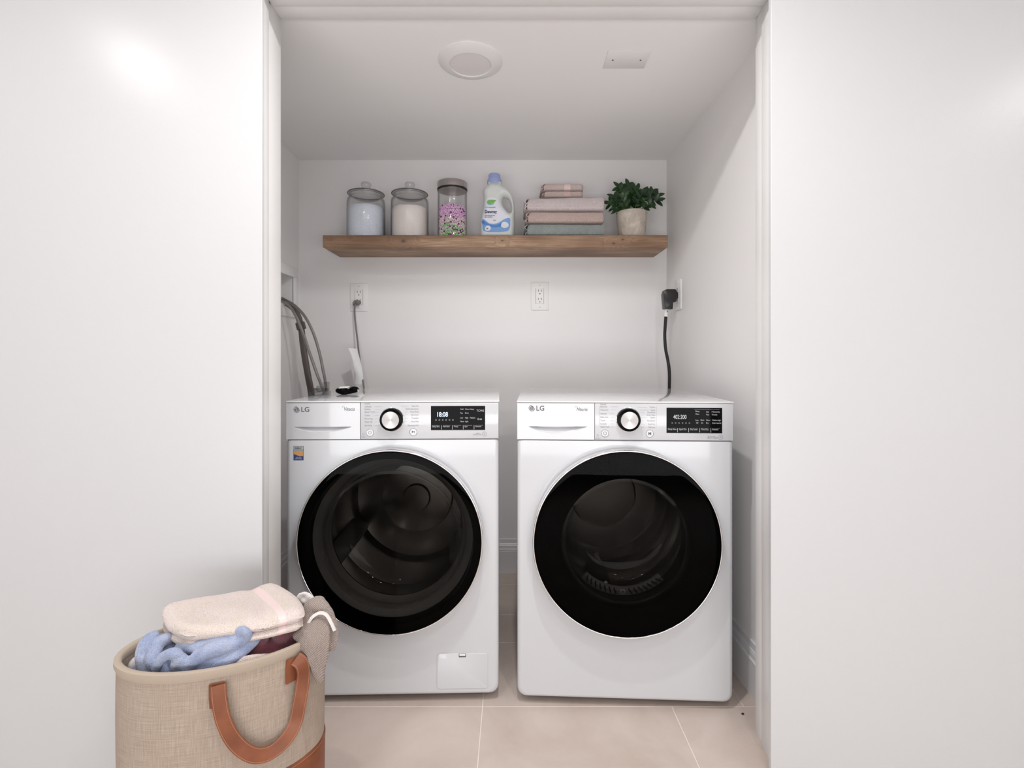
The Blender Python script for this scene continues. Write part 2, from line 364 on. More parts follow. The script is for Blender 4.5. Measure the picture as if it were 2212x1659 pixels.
# side and rear walls of the room in front
bm = bmesh.new(); box(bm, -2.7, -2.6, -2.6, 1.3, 0, ROOMZ)
struct('wall_room_left', bm, M['room'])
bm = bmesh.new(); box(bm, 2.6, 2.7, -2.6, 1.3, 0, ROOMZ)
struct('wall_room_right', bm, M['room'])
bm = bmesh.new(); box(bm, -2.6, 2.6, -1.7, -1.6, 0, ROOMZ)
struct('wall_room_rear', bm, M['rear'])
# baseboards with a moulded top
def baseboard(name, a, b, nrm, label):
    bm = bmesh.new(); a = Vector(a); b = Vector(b); n = Vector(nrm); prof = [(0, 0), (.015, 0), (.015, .098), (.0135, .100), (.0165, .103), (.0165, .106), (.012, .109), (.011, .122), (.0095, .124), (.0095, .127), (.006, .131), (.005, .148), (0, .15)]
    ring_loft(bm, [[p+n*u+Vector((0, 0, v)) for u, v in prof] for p in (a, b)], True, True, True)
    struct(name, bm, M['base'], label, 'baseboard', ang=20)
baseboard('baseboard_back', (XL, YB, 0), (XR, YB, 0), (0, -1, 0), 'moulded white baseboard behind the machines')
baseboard('baseboard_left', (XL, 1.30, 0), (XL, YB-.016, 0), (1, 0, 0), 'moulded white baseboard left of the washing machine')
baseboard('baseboard_right', (XR, 1.30, 0), (XR, YB-.016, 0), (-1, 0, 0), 'moulded white baseboard right of the dryer')
# dark chip on the floor
bm = bmesh.new(); blob(bm, (.458*1.369/1, 0, 0), (.001, .001, .001), sub=1); bm.free()
bm = bmesh.new(); p = at(1604.5, 1543, 1.366); blob(bm, (p.x, 1.366, .0012), (.0045, .0035, .0012), .6, 0, 2)
tag(finish('debris_chip', bm, M['blackmat']), 'tiny dark chip on the floor tile near the right jamb', 'debris')

# ceiling light and blank plate
t = thing('ceiling_light', 'round white recessed ceiling light with a grey lens above the shelf', 'ceiling light', (-.1246, 1.5077, ZC))
bm = bmesh.new(); lathe(bm, [(.0965, 0), (.0965, -.0022), (.094, -.004), (.080, -.0085), (.066, -.0135), (.0626, -.0135), (.0615, -.009)], n=96); finish('trim_ring', bm, M['trim'], t)
bm = bmesh.new(); lathe(bm, [(.0618, -.0105), (.05, -.0112), (.02, -.0118), (.001, -.012)], n=64, cap1=True); finish('lens', bm, M['lens'], t)
t = thing('ceiling_plate', 'flat white rectangular blank plate with two screws on the alcove ceiling', 'plate', (.343, 1.4998, ZC))
bm = bmesh.new(); box(bm, -.0635, .0635, -.0445, .0445, -.002, 0, .0012, 2); finish('cover', bm, M['trim'], t)
for s in (-1, 1):
    bm = bmesh.new(); lathe(bm, [(.0028, 0), (.0026, -.0026), (.001, -.003)], (s*.0415, 0, 0), n=16, cap1=True); finish('screw', bm, M['greytext'], t)

# ------------------------------------------------------------------ shelf
bm = bmesh.new(); box(bm, -.778, .641, 2.06, YB, 1.4225, 1.4725, .0016, 2)
for v in bm.verts:
    if v.co.y < 2.08: v.co.z += .0012*noise.noise(v.co*9)
bmesh.ops.subdivide_edges(bm, edges=[e for e in bm.edges if e.calc_length() > .5], cuts=60)
for v in bm.verts:
    if v.co.y < 2.07: v.co.y += .0012*noise.noise(Vector((v.co.x*14, v.co.z*20, 3))); v.co.z += .0007*noise.noise(Vector((v.co.x*11, 1, v.co.z*2)))*(-1 if v.co.z > 1.45 else 1)
tag(finish('floating_shelf', bm, M['wood'], ang=50), 'thick rustic brown wooden floating shelf on the back wall', 'shelf')
SZ = 1.4728

# ------------------------------------------------------------------ glass jars
def sx(px, d=2.165): return (px-HX)*d/F
def sz(py, d=2.165): return EYE+(HY-py)*d/F
def glass_jar(px, label):
    t = thing('glass_jar', label, 'jar', (sx(px), 2.167, SZ), 0, 'lidded glass storage jars on the shelf')
    bm = bmesh.new(); h = .188
    lathe(bm, [(.0005, 0), (.074, 0), (.079, .003), (.081, .010), (.081, h-.022), (.079, h-.012), (.073, h-.004), (.070, h), (.070, h+.004), (.073, h+.006), (.073, h+.009), (.068, h+.009), (.067, h), (.0765, h-.016), (.0785, h-.024), (.0785, .012), (.076, .006), (.0005, .004)], n=64)
    finish('body', bm, M['glass'], t)
    bm = bmesh.new()
    lathe(bm, [(.0005, h-.010), (.04, h-.008), (.058, h-.001), (.062, h+.006), (.064, h+.0105), (.0755, h+.0105), (.0770, h+.014), (.0755, h+.0175), (.066, h+.0205), (.045, h+.028), (.022, h+.034), (.014, h+.037), (.0125, h+.041), (.018, h+.045), (.0215, h+.052), (.0215, h+.058), (.018, h+.063), (.010, h+.0655), (.0005, h+.066)], n=64)
    lid = finish('lid', bm, M['lidglass'], t)
    bm = bmesh.new(); lathe(bm, [(.0748, h+.0125), (.0775, h+.0122), (.0785, h+.0140), (.0775, h+.0160), (.0748, h+.016)], n=64); finish('lid_rim', bm, mat_rim, t)
    return t
mat_rim = mat('grey_glass_edge', (.13, .12, .12, 1), .2)
def fill(px, r, h, m, name, label, cat, lump):
    bm = bmesh.new(); n = 64; rings = [[Vector((r*math.cos(2*PI*i/n)*.985, r*math.sin(2*PI*i/n)*.985, 0)) for i in range(n)]]
    for k in range(1, 8): rings.append([Vector((r*math.cos(2*PI*i/n), r*math.sin(2*PI*i/n), (h-.004)*k/7)) for i in range(n)])
    for q in (.94, .86, .75, .6, .45, .3, .12):
        rings.append([Vector((r*q*math.cos(2*PI*i/n), r*q*math.sin(2*PI*i/n), h+lump*(1-q*q)*1.5+lump*noise.noise(Vector((math.cos(2*PI*i/n)*q*4, math.sin(2*PI*i/n)*q*4, px))))) for i in range(n)])
    ring_loft(bm, rings, True, True, True)
    o = finish(name, bm, m, ang=60); o.location = (sx(px), 2.167, SZ+.0065); tag(o, label, cat, kind='stuff')
glass_jar(790.5, 'clear glass jar with knobbed lid holding pale blue powder')
fill(790.5, .0765, .136, M['p_blue'], 'blue_powder', 'pale blue washing powder filling the leftmost glass jar', 'powder', .003)
glass_jar(885, 'clear glass jar with knobbed lid holding cream powder')
fill(885, .0765, .130, M['p_cream'], 'cream_powder', 'cream white powder filling the second glass jar from left', 'powder', .005)
t = thing('bead_jar', 'tall clear glass jar with flat brushed steel lid and pink beads', 'jar', (sx(977), 2.167, SZ))
bm = bmesh.new(); lathe(bm, [(.0005, 0), (.060, 0), (.0635, .003), (.0635, .214), (.0615, .216), (.0610, .214), (.0610, .006), (.0005, .004)], n=64); finish('body', bm, M['glass'], t)
bm = bmesh.new(); lathe(bm, [(.0005, .214), (.0600, .214), (.0605, .222), (.0640, .222), (.0650, .2225), (.0650, .2480), (.0640, .2500), (.0005, .2505)], n=96); finish('lid', bm, M['brushed'], t)
bm = bmesh.new(); lathe(bm, [(.0641, .2165), (.0648, .2165), (.0648, .2222), (.0641, .2222)], n=64); finish('seal', bm, M['blackmat'], t)
# beads
bm = bmesh.new(); lathe(bm, [(.0005, 0), (.054, 0), (.054, .13), (.03, .136), (.0005, .136)], n=32, mi=4)
tmp = bmesh.new(); bmesh.ops.create_icosphere(tmp, subdivisions=1, radius=1); tv = [v.co.copy() for v in tmp.verts]; tf = [[v.index for v in f.verts] for f in tmp.faces]; tmp.free()
random.seed(3)
def bead(p, r, mi):
    vv = [bm.verts.new(p+c*r) for c in tv]
    for f in tf: bm.faces.new([vv[i] for i in f]).material_index = mi
def beadcol(a, z):
    u = z/.14; x = math.sin(a+PI/2)*-1          # a=-pi/2 faces the room
    wob = .12*noise.noise(Vector((a*1.3, z*40, 1)))
    if random.random() < .07+.09*(u < .6): return 3
    if u+wob > .60: return 0 if random.random() < .93 else 2
    if u+wob > .45: return 0 if random.random() < .3 else 2
    g = 1-min(1, abs(a+PI/2+.15)/.75)
    return 1 if random.random() < .25+g*.7 else (2 if random.random() < .75 else 0)
z = .004; k = 0
while z < .134:
    for i in range(46):
        a = -PI+2*PI*(i+.5*(k % 2))/46+random.uniform(-.02, .02); top = .133+.006*noise.noise(Vector((math.cos(a)*2, math.sin(a)*2, 0)))
        if z < top: bead(Vector((.0562*math.cos(a), .0562*math.sin(a), z+random.uniform(-.001, .001))), random.uniform(.0036, .0042), beadcol(a, z))
    z += .0066; k += 1
for k in range(240):
    r = .055*math.sqrt(random.random()); a = random.uniform(0, 2*PI); bead(Vector((r*math.cos(a), r*math.sin(a), .137+.004*(1-r/.055)+random.uniform(-.0015, .0015))), .004, 0 if random.random() < .92 else 3)
o = finish('scent_beads', bm, None, mats=[M['bead_pink'], M['bead_green'], M['bead_cream'], M['bead_dark'], M['bead_core']]); o.location = (sx(977), 2.167, SZ+.0055)
tag(o, 'pink, green and cream scent beads filling the steel-lidded jar', 'beads', kind='stuff')

# ------------------------------------------------------------------ softener bottle
BD = 2.15; t = thing('softener_bottle', 'white plastic fabric softener bottle with lavender cap and side handle', 'bottle', (sx(1074, BD), BD, SZ))
def bz(py): return sz(py, BD)-SZ
def bx(px): return sx(px, BD)-sx(1074, BD)
# body silhouette (left px, right px) per image row; the handle hole sits right of the neck
sil = [(519, 1040, 1109), (512, 1037.5, 1111), (500, 1036.5, 1112), (488, 1037, 1112.5), (476, 1038.5, 1112), (466, 1041, 1112), (455, 1043, 1112), (444, 1044, 1111.5), (434, 1044.5, 1110), (424, 1043.5, 1107), (416, 1043, 1103), (410, 1045, 1098), (405, 1049, 1090), (401, 1054, 1083.5), (397, 1055, 1082)]
P2 = [(bx(l), bz(y)) for y, l, r in sil][::-1]; 
outl = [(bx(l), bz(y)) for y, l, r in sil]+[(bx(r), bz(y)) for y, l, r in reversed(sil)]
hole = [(bx(a), bz(b)) for a, b in ((1088, 428), (1093, 428.5), (1098, 432), (1102, 440), (1104.5, 450), (1104, 458), (1101, 461), (1096, 458), (1090, 451), (1086, 443), (1085, 434))]
def smooth2(pts, n=5):
    P = [Vector((a, b, 0)) for a, b in pts]; L = len(P); out = []
    for i in range(L):
        p0, p1, p2, p3 = P[i-1], P[i], P[(i+1) % L], P[(i+2) % L]
        for k in range(n):
            s = k/n; out.append(.5*((2*p1)+(p2-p0)*s+(2*p0-5*p1+4*p2-p3)*s*s+(3*p1-p0-3*p2+p3)*s**3))
    return out
def inpoly(x, z, poly):
    c = False; j = len(poly)-1
    for i in range(len(poly)):
        a, b = poly[i], poly[j]
        if (a.y > z) != (b.y > z) and x < (b.x-a.x)*(z-a.y)/(b.y-a.y)+a.x: c = not c
        j = i
    return c
O2 = smooth2(outl, 4); H2 = smooth2(hole, 4)
def sdist(x, z, poly):
    best = 9
    for i in range(len(poly)):
        a = poly[i]; b = poly[(i+1) % len(poly)]; dx, dz = b.x-a.x, b.y-a.y; L2 = dx*dx+dz*dz or 1e-9
        s = max(0, min(1, ((x-a.x)*dx+(z-a.y)*dz)/L2)); best = min(best, math.hypot(x-a.x-s*dx, z-a.y-s*dz))
    return best
# inflate the silhouette on a fine grid: thickness grows with distance from the outline
G = .0016; x0, x1 = min(p.x for p in O2), max(p.x for p in O2); z0, z1 = min(p.y for p in O2), max(p.y for p in O2)
bm = bmesh.new(); vid = {}
def thick(x, z):
    d = min(sdist(x, z, O2), sdist(x, z, H2)) if z < z1-.002 else .03
    lim = .034 if z > .03 else .034
    d = min(d, .026); return lim*math.sqrt(max(0, 1-(1-d/.026)**2))
nx = int((x1-x0)/G)+1; nz = int((z1-z0)/G)+1; ins = {}
for i in range(nx+1):
    for j in range(nz+1):
        x, z_ = x0+i*G, z0+j*G; ins[i, j] = inpoly(x, z_, O2) and not inpoly(x, z_, H2)
def gv(i, j, s):
    k = (i, j, s)
    if k not in vid:
        x, z_ = x0+i*G, max(0, z0+j*G); inn = ins.get((i, j))
        th = thick(x, z_) if inn else 0
        edge = th == 0 or th < .004
        if not inn:
            # snap to the outline
            best = None
            for poly in (O2, H2):
                for a in range(len(poly)):
                    p = poly[a]; q = poly[(a+1) % len(poly)]; dx, dz = q.x-p.x, q.y-p.y; L2 = dx*dx+dz*dz or 1e-9
                    ss = max(0, min(1, ((x-p.x)*dx+(z_-p.y)*dz)/L2)); c = (p.x+ss*dx, p.y+ss*dz); dd = math.hypot(x-c[0], z_-c[1])
                    if best is None or dd < best[0]: best = (dd, c)
            x, z_ = best[1]; th = 0
        if th == 0: 
            vid[k] = vid.get((i, j, -s)) or bm.verts.new((x, 0, max(0, z_)))
        else: vid[k] = bm.verts.new((x, -s*th, z_))
    return vid[k]
for i in range(nx):
    for j in range(nz):
        cs = [(i, j), (i+1, j), (i+1, j+1), (i, j+1)]
        if sum(bool(ins.get(c)) for c in cs) >= 1:
            for s in (1, -1):
                q = [gv(a, b, s) for a, b in cs]
                u = list(dict.fromkeys(q))
                if len(u) >= 3:
                    try: bm.faces.new(u if s == 1 else u[::-1])
                    except ValueError: pass
bmesh.ops.smooth_vert(bm, verts=[v for v in bm.verts if v.co.z > .004], factor=.5, use_axis_x=False, use_axis_y=True, use_axis_z=False)
for v in bm.verts:
    if v.co.z < .0165: v.co.z = max(0, v.co.z-.0)          # standing edge
zmin = min(v.co.z for v in bm.verts)
for v in bm.verts: v.co.z -= zmin
finish('body', bm, M['bottle'], t, ang=180)
bm = bmesh.new(); cxp = bx(1068)
lathe(bm, [(.0005, bz(398)), (.0300, bz(398)), (.0310, bz(397)), (.0312, bz(391)), (.0300, bz(389)), (.0255, bz(388)), (.0250, bz(386)), (.0245, bz(379)), (.0225, bz(377)), (.0005, bz(376.5))], (cxp, 0, 0), n=48)
for k in range(36):
    a = 2*PI*k/36; box(bm, cxp+.0247*math.cos(a)-.0006, cxp+.0247*math.cos(a)+.0006, .0247*math.sin(a)-.0006, .0247*math.sin(a)+.0006, bz(387), bz(379))
finish('cap', bm, M['cap'], t)
# label wrapped on the front face
lab = smooth2([(bx(a), bz(b)) for a, b in ((1046, 505), (1042, 492), (1042.5, 470), (1046, 450), (1050, 437), (1057, 432), (1070, 433), (1078, 439), (1086, 452), (1094, 462), (1101, 474), (1103, 488), (1100, 500), (1092, 505), (1070, 506.5))], 4)
def draped(bm, poly, off, mi, g=.0016):
    xa, xb = min(p.x for p in poly), max(p.x for p in poly); za, zb = min(p.y for p in poly), max(p.y for p in poly); c = {}
    na, nb = int((xb-xa)/g)+1, int((zb-za)/g)+1
    for i in range(na):
        for j in range(nb):
            x, z_ = xa+i*g, za+j*g
            if inpoly(x+g/2, z_+g/2, poly):
                q = []
                for a, b in ((i, j), (i+1, j), (i+1, j+1), (i, j+1)):
                    if (a, b) not in c: c[a, b] = bm.verts.new((xa+a*g, -thick(xa+a*g, za+b*g)-off, za+b*g))
                    q.append(c[a, b])
                bm.faces.new(q).material_index = mi
bm = bmesh.new(); draped(bm, lab, .0010, 0)
def clip(poly_px): return smooth2([(bx(a), bz(b)) for a, b in poly_px], 4)
draped(bm, clip([(1042.5, 478), (1050, 481), (1058, 487), (1070, 488), (1080, 484), (1090, 478), (1101, 476), (1102.5, 488), (1100, 500), (1092, 504.5), (1070, 505.5), (1047, 504), (1043, 492)]), .0013, 1, .001)
draped(bm, clip([(1042.5, 480), (1050, 484), (1058, 489), (1070, 491), (1082, 487), (1094, 484), (1090, 491), (1072, 496), (1056, 493), (1043, 487)]), .0016, 2, .0008)
draped(bm, clip([(1083, 490), (1086, 485), (1092, 484), (1098, 488), (1098, 494), (1091, 497), (1084, 495)]), .0019, 0, .0008)
draped(bm, clip([(1049, 497), (1053, 492), (1059, 493), (1061, 499), (1056, 503), (1050, 502)]), .0019, 0, .0008)
draped(bm, clip([(1054, 439), (1060, 437), (1072, 438), (1070, 441), (1066, 444), (1058, 446), (1053, 444)]), .0019, 3, .0006)
draped(bm, clip([(1054, 445), (1062, 446), (1068, 443), (1066, 447), (1058, 448.5)]), .0021, 4, .0006)
yt = -.0365
text_bm(bm, 'Dewrng', bx(1048), yt, bz(465.5), .0175, bold=.00035, mi=5, ext=.0008, sx=.88)
text_bm(bm, 'fresh soft laundry care', bx(1048), yt, bz(471), .0052, mi=5, ext=.0008, sx=.9); text_bm(bm, 'fabric conditioner', bx(1048), yt, bz(474.5), .0052, mi=5, ext=.0008, sx=.9)
text_bm(bm, 'ULTRA CONCENTRATED', bx(1049), yt, bz(454), .0038, mi=6, ext=.0008)
text_bm(bm, '750 ml', bx(1066), yt, bz(481.5), .0042, mi=6, ext=.0008); text_bm(bm, '74', bx(1051), yt, bz(500), .0085, mi=5, ext=.0008, bold=.0002)
finish('label', bm, None, t, mats=[M['labelw'], M['labelb'], M['labeld'], M['lgreen'], M['laqua'], M['navy'], M['lighttext']])

# ------------------------------------------------------------------ towels
def fold_towel(name, pxl, pxr, z0_, z1_, d0, d1, m, label, group, band=None, sag=0, seed=0, layers=2, lift=0):
    """folded towel: stacked layers seen from the front; a rounded fold on the right, layered turned edges on the left"""
    dm = d0; xa, xb = sx(pxl, dm), sx(pxr, dm); L = xb-xa; h = z1_-z0_
    t = thing(name, label, 'towel', (xa, d0, z0_), 0, group)
    bm = bmesh.new(); nx_ = 56; rings = []
    yd = d1-d0
    for i in range(nx_+1):
        u = i/nx_; x = L*u
        e = 1.0; r = .012
        # left end tapers in, right end rounds over
        er = max(0, (x-(L-.016))/.016); el = max(0, (.014-x)/.014)
        hs = math.sqrt(max(0, 1-er*er*.80))*math.sqrt(max(0, 1-el*el*.55)); sh = math.sqrt(max(0, 1-er*er))*.5+.5
        hh = h*hs; zc = h*.5-(h-hh)*.35*(1 if el > 0 else 0)
        top_w = sag*math.sin(u*PI*1.3+seed)+lift*u
        ring = []; n = 28
        for k in range(n):
            a = 2*PI*k/n; cx_ = math.cos(a); sy_ = math.sin(a); p = .42
            X = abs(cx_)**p*(1 if cx_ > 0 else -1); Z = abs(sy_)**p*(1 if sy_ > 0 else -1)
            y = yd/2+yd/2*X*sh; z_ = zc+hh/2*Z
            if Z > 0: z_ += (top_w+.0012*noise.noise(Vector((x*18, y*18, seed*7))))*Z
            y += .0015*noise.noise(Vector((x*14, z_*30, seed)))
            ring.append(Vector((x, y, max(0, z_))))
        rings.append(ring)
    ring_loft(bm, rings, True, True, True)
    o = finish('folded_body', bm, m, t, ang=70)
    # turned edges on the left: rolled layers of cloth stepping outwards
    bm = bmesh.new()
    for k in range(layers):
        zz = h*(.22+.5*k/max(1, layers-1)) if layers > 1 else h*.5; off = -.004+.003*((k+seed) % 2)
        pts = [(off+.006, .006, zz+h*.16), (off-.003, .004, zz+h*.05), (off-.006, .004, zz-h*.10), (off+.004, .006, max(.004, zz-h*.24))]
        P = catmull(pts, 6); rings = []
        for j, p in enumerate(P):
            rings.append([p+Vector((dx, dy, 0)) for dx, dy in ((-.0030, 0), (-.0015, -.0025), (.0028, -.0018), (.0032, .01), (.0032, yd-.02), (0, yd-.014), (-.003, yd-.02))])
        ring_loft(bm, rings, True, True, True)
    finish('turned_edge', bm, m, t, ang=60)
    if band:
        bm = bmesh.new(); u0, u1 = band[0], band[1]; rr = []
        for i in range(5):
            u = u0+(u1-u0)*i/4; x = L*u; tw = sag*math.sin(u*PI*1.3+seed)+lift*u; ring = []
            for k in range(28):
                a = 2*PI*k/28; cx_ = math.cos(a); sy_ = math.sin(a); X = abs(cx_)**.42*(1 if cx_ > 0 else -1); Z = abs(sy_)**.42*(1 if sy_ > 0 else -1)
                y = yd/2+(yd/2+.0008)*X; z_ = h/2+(h/2+.0006)*Z+(tw*Z if Z > 0 else 0); ring.append(Vector((x, y, max(.0003, z_))))
            rr.append(ring)
        ring_loft(bm, rr, True); finish('woven_band', bm, band[2], t, ang=70)
    return t
TG = 'folded towels stacked on the shelf'
zA = SZ; zB = sz(482, 2.08); zC_ = sz(455.5, 2.08); zD = sz(425.5, 2.08)
fold_towel('folded_towel', 1139, 1309, zA, zB, 2.075, 2.255, M['t_teal'], 'grey-green textured bath towel, lowest of the folded stack', TG, (.935, .975, M['t_teal']), .0008, 1)
fold_towel('folded_towel', 1141, 1308.5, zB+.0008, zC_, 2.077, 2.255, M['t_rose'], 'dusty brown-pink textured bath towel second from the bottom of the stack', TG, None, .0010, 2)
fold_towel('folded_towel', 1139, 1309.5, zC_+.001, zD, 2.076, 2.255, M['t_pink'], 'pale pink textured bath towel, topmost of the three large ones', TG, None, .0010, 4, 3, .006)
zE = zD+.0055; zF = sz(411.2, 2.10)
fold_towel('folded_hand_towel', 1176, 1261, zE, zF, 2.10, 2.23, M['t_small2'], 'small dusty rose hand towel lying directly on the large towels', TG, (.50, .66, M['band2']), .0003, 1, 1)
fold_towel('folded_hand_towel', 1175, 1262, zF+.0006, zF+.0006+.031, 2.10, 2.23, M['t_small'], 'small pale pink hand towel on the very top of the stack', TG, (.50, .66, M['band']), .0003, 2, 2)

# ------------------------------------------------------------------ plant
PX, PY_ = sx(1364.5, 2.16), 2.16
t = thing('potted_plant', 'small dark green leafy plant in a beige stoneware pot', 'plant', (PX, PY_, SZ))
bm = bmesh.new(); lathe(bm, [(.0005, 0), (.050, 0), (.0545, .004), (.0575, .02), (.0650, .108), (.0655, .118), (.0648, .120), (.0620, .119), (.061, .105), (.0005, .104)], n=64); finish('pot', bm, M['pot'], t)
bm = bmesh.new(); lathe(bm, [(.0605, .1045), (.0605, .110), (.04, .112), (.0005, .113)], n=32, cap1=True); finish('soil', bm, M['soil'], t)
random.seed(11)
def leaflet(bm, base, d, up, L, W):
    d = d.normalized(); s = d.cross(up).normalized(); n = s.cross(d).normalized(); rows_ = []
    for i in range(7):
        u = i/6; w = W*math.sin(PI*min(1, u*.92+.06))**.8*(1 if u < .97 else .1); c = base+d*L*u+n*(-.25*L*u*u)
        rows_.append([bm.verts.new(c-s*w+n*w*.35), bm.verts.new(c), bm.verts.new(c+s*w+n*w*.35)])
    for a, b in zip(rows_, rows_[1:]):
        for k in (0, 1): bm.faces.new((a[k], a[k+1], b[k+1], b[k]))
stems = [(-84, 8, .118, 1), (-60, 22, .125, 1), (-95, 40, .100, 0), (-72, 60, .12, 1), (-30, 14, .17, 1), (-8, 6, .175, 1), (12, 4, .15, 1), (30, 30, .13, 1), (50, 12, .155, 1), (70, 20, .15, 1), (88, 36, .13, 1), (-45, -30, .12, 1), (30, -34, .12, 1), (-15, -20, .16, 1)]
for ang, yaw, L, _ in stems:
    lean = math.radians(ang)*.80; yw = math.radians(yaw)
    dirh = Vector((math.sin(lean)*math.cos(yw), -abs(math.sin(lean))*math.sin(yw)*.5-.12*math.sin(yw), math.cos(lean)))
    dirh.normalize(); base = Vector((math.sin(lean)*.018, -.01*math.sin(yw), .108)); P = []
    side = Vector((math.sin(lean), 0, 0))
    for k in range(9):
        u = k/8; p = base+Vector((0, 0, 1))*L*u*(.90-.20*u)*(.30+.70*math.cos(lean))+Vector((dirh.x, dirh.y, 0))*L*u*(.32+.36*u); P.append(p)
    bs = bmesh.new(); tube(bs, P, lambda s: .0016*(1-.6*s), 6, 2); st = finish('stem', bs, M['stem'], t)
    bl = bmesh.new()
    for k in range(3, 9):
        if k % 2 and abs(ang) > 60: continue
        T = (P[k]-P[k-1]).normalized(); up = Vector((0, -.5, 1)); sd = T.cross(Vector((0, 1, .2))).normalized()
        Ls = .043*(1-.25*abs(k-5)/3)
        for s in (-1, 1):
            dd = T*.65+sd*s*.8+Vector((0, -random.uniform(-.3, .5), random.uniform(-.15, .1))); leaflet(bl, P[k], dd, Vector((0, -1, .35)), Ls*random.uniform(.75, 1.2), .0090*random.uniform(.75, 1.2))
    leaflet(bl, P[8], (P[8]-P[7]), Vector((0, -1, .3)), .042, .009)
    o = finish('leaves', bl, M['leaf'], st, ang=80)

# ------------------------------------------------------------------ outlets, cords
def outlet(loc, rz, label, blackplug=False):
    t = thing('wall_outlet', label, 'outlet', loc, rz, 'white wall outlets in the alcove')
    bm = bmesh.new(); box(bm, -.040, .040, -.005, 0, -.0635, .0635, .0028, 2); finish('cover_plate', bm, M['plastic'], t)
    bm = bmesh.new(); box(bm, -.0175, .0175, -.0072, -.004, -.034, .034, .001, 1); ins_ = finish('receptacle', bm, M['plastic'], t)
    bm = bmesh.new()
    for s in (-1, 1):
        for x in (-.0065, .0065): box(bm, x-.0011, x+.0011, -.0075, -.007, s*.0185+.001, s*.0185+.0105)
        lathe(bm, [(.0025, -.007), (.0025, -.0075), (.0002, -.0075)], (0, 0, s*.0185-.008), 'y', 12, cap1=True)
    box(bm, -.0185, -.0177, -.0055, -.0045, -.035, .035); box(bm, .0177, .0185, -.0055, -.0045, -.035, .035)
    finish('slot', bm, M['black'], ins_)
    for s in (-1, 1):
        bm = bmesh.new(); lathe(bm, [(.0026, -.0045), (.0024, -.0058), (.0002, -.006)], (0, 0, s*.0495), 'y', 12, cap1=True); finish('screw', bm, M['pgrey'], t)
    return t
k = YB/F
outlet(((776-HX)*k, YB, EYE+(HY-642.5)*k), 0, 'white wall outlet with a grey plug in its lower socket')
outlet(((1166-HX)*k, YB, EYE+(HY-640)*k), 0, 'empty white duplex wall outlet in the middle of the back wall')
outlet((XR, 2.105, EYE+(HY-637)*2.105/F), -PI/2, 'white wall outlet holding the big black plug on the right side wall')
# washer cord
bx_, bz_ = (774-HX)*k, EYE+(HY-654)*k
t = thing('power_cord', 'thin grey washer power cord hanging from the left outlet', 'cord', (0, 0, 0))
bm = bmesh.new(); c = Vector((bx_, YB-.017, bz_)); blob(bm, c, (.018, .012, .010)); box(bm, c.x-.013, c.x+.013, YB-.026, YB-.0074, c.z-.009, c.z+.009, .004, 3); blob(bm, c+Vector((.004, -.006, -.009)), (.009, .009, .006)); blob(bm, c+Vector((-.012, -.006, -.006)), (.006, .008, .010)); finish('plug', bm, M['cordgrey'], t)
bm = bmesh.new(); tube(bm, [at(768, 656, 2.235), at(766, 668, 2.235), at(767, 690, 2.235), at(771, 725, 2.22), at(777, 775, 2.17), at(783, 815, 2.11), at(786, 838, 2.06), at(787, 870, 2.03)], .0037, 12); finish('cord', bm, M['cordgrey'], t)
bm = bmesh.new(); P = [at(752, 752, 2.12), at(759, 768, 2.12), at(764, 790, 2.115), at(766, 812, 2.115), at(764, 829, 2.11)]; Q = [at(771, 753, 2.15), at(776, 771, 2.14), at(781, 790, 2.13), at(784, 811, 2.105), at(786, 831, 2.085)]
P = catmull(P, 6); Q = catmull(Q, 6); rings = []
for a, b in zip(P, Q):
    m_ = (a+b)/2+Vector((.0, -.006, 0)); o3 = Vector((0, .0006, 0)); pts = [a, a*.5+m_*.5+Vector((0, -.002, 0)), m_, b*.5+m_*.5+Vector((0, -.002, 0)), b]
    rings.append(pts+[p+o3 for p in reversed(pts)])
ring_loft(bm, rings, True, True, True); finish('paper_tag', bm, M['paper'], t, ang=60)['label'] = 'curled blank white paper tag'
# dryer cord
t = thing('power_cord', 'thick black dryer power cord with angled plug on the right wall', 'cord', (0, 0, 0))
bm = bmesh.new(); dd = 2.105
prof = [(1459, 629), (1459, 649), (1456.5, 653), (1451, 655), (1450, 668.5), (1433.5, 668), (1431.5, 648), (1430.5, 636), (1433, 628), (1438, 625.5), (1456, 625.5)]
pp = [at(a, b, dd) for a, b in prof]; rings = [[Vector((p.x, dd+y, p.z))+(Vector(((pp[0].x+pp[5].x)/2-p.x, 0, (pp[0].z+pp[5].z)/2-p.z))*s) for p in pp] for y, s in ((-.022, .12), (-.020, .03), (-.014, 0), (.014, 0), (.020, .03), (.022, .12))]
ring_loft(bm, rings, True, True, True)
for s in (-.008, .008): box(bm, pp[0].x-.002, XR-.0074, dd-.008+s, dd-.004+s, pp[1].z+.008, pp[0].z-.006)
finish('plug', bm, M['black'], t, ang=40)
bm = bmesh.new(); a = at(1440, 667, dd); b = at(1438, 684, dd); tube(bm, [a, (a+b)/2, b], .0095, 16)
cb = len(bm.faces); text_bm(bm, '9', a.x-.003, dd-.0102, a.z-.017, .012, mi=1, bold=.0003); text_bm(bm, '1', a.x-.001, dd-.0102, a.z-.028, .009, mi=1)
finish('cord_label', bm, None, t, mats=[M['paper'], M['greytext']])['label'] = 'white wrap label'
bm = bmesh.new(); tube(bm, [at(1439, 676, dd), at(1437.5, 695, dd), at(1436, 725, dd), at(1438, 755, dd), at(1443, 780, 2.10), at(1446, 805, 2.10), at(1446, 838, 2.10), at(1446, 880, 2.10), at(1440, 960, 2.10)], .0066, 14); finish('cord', bm, M['black'], t)

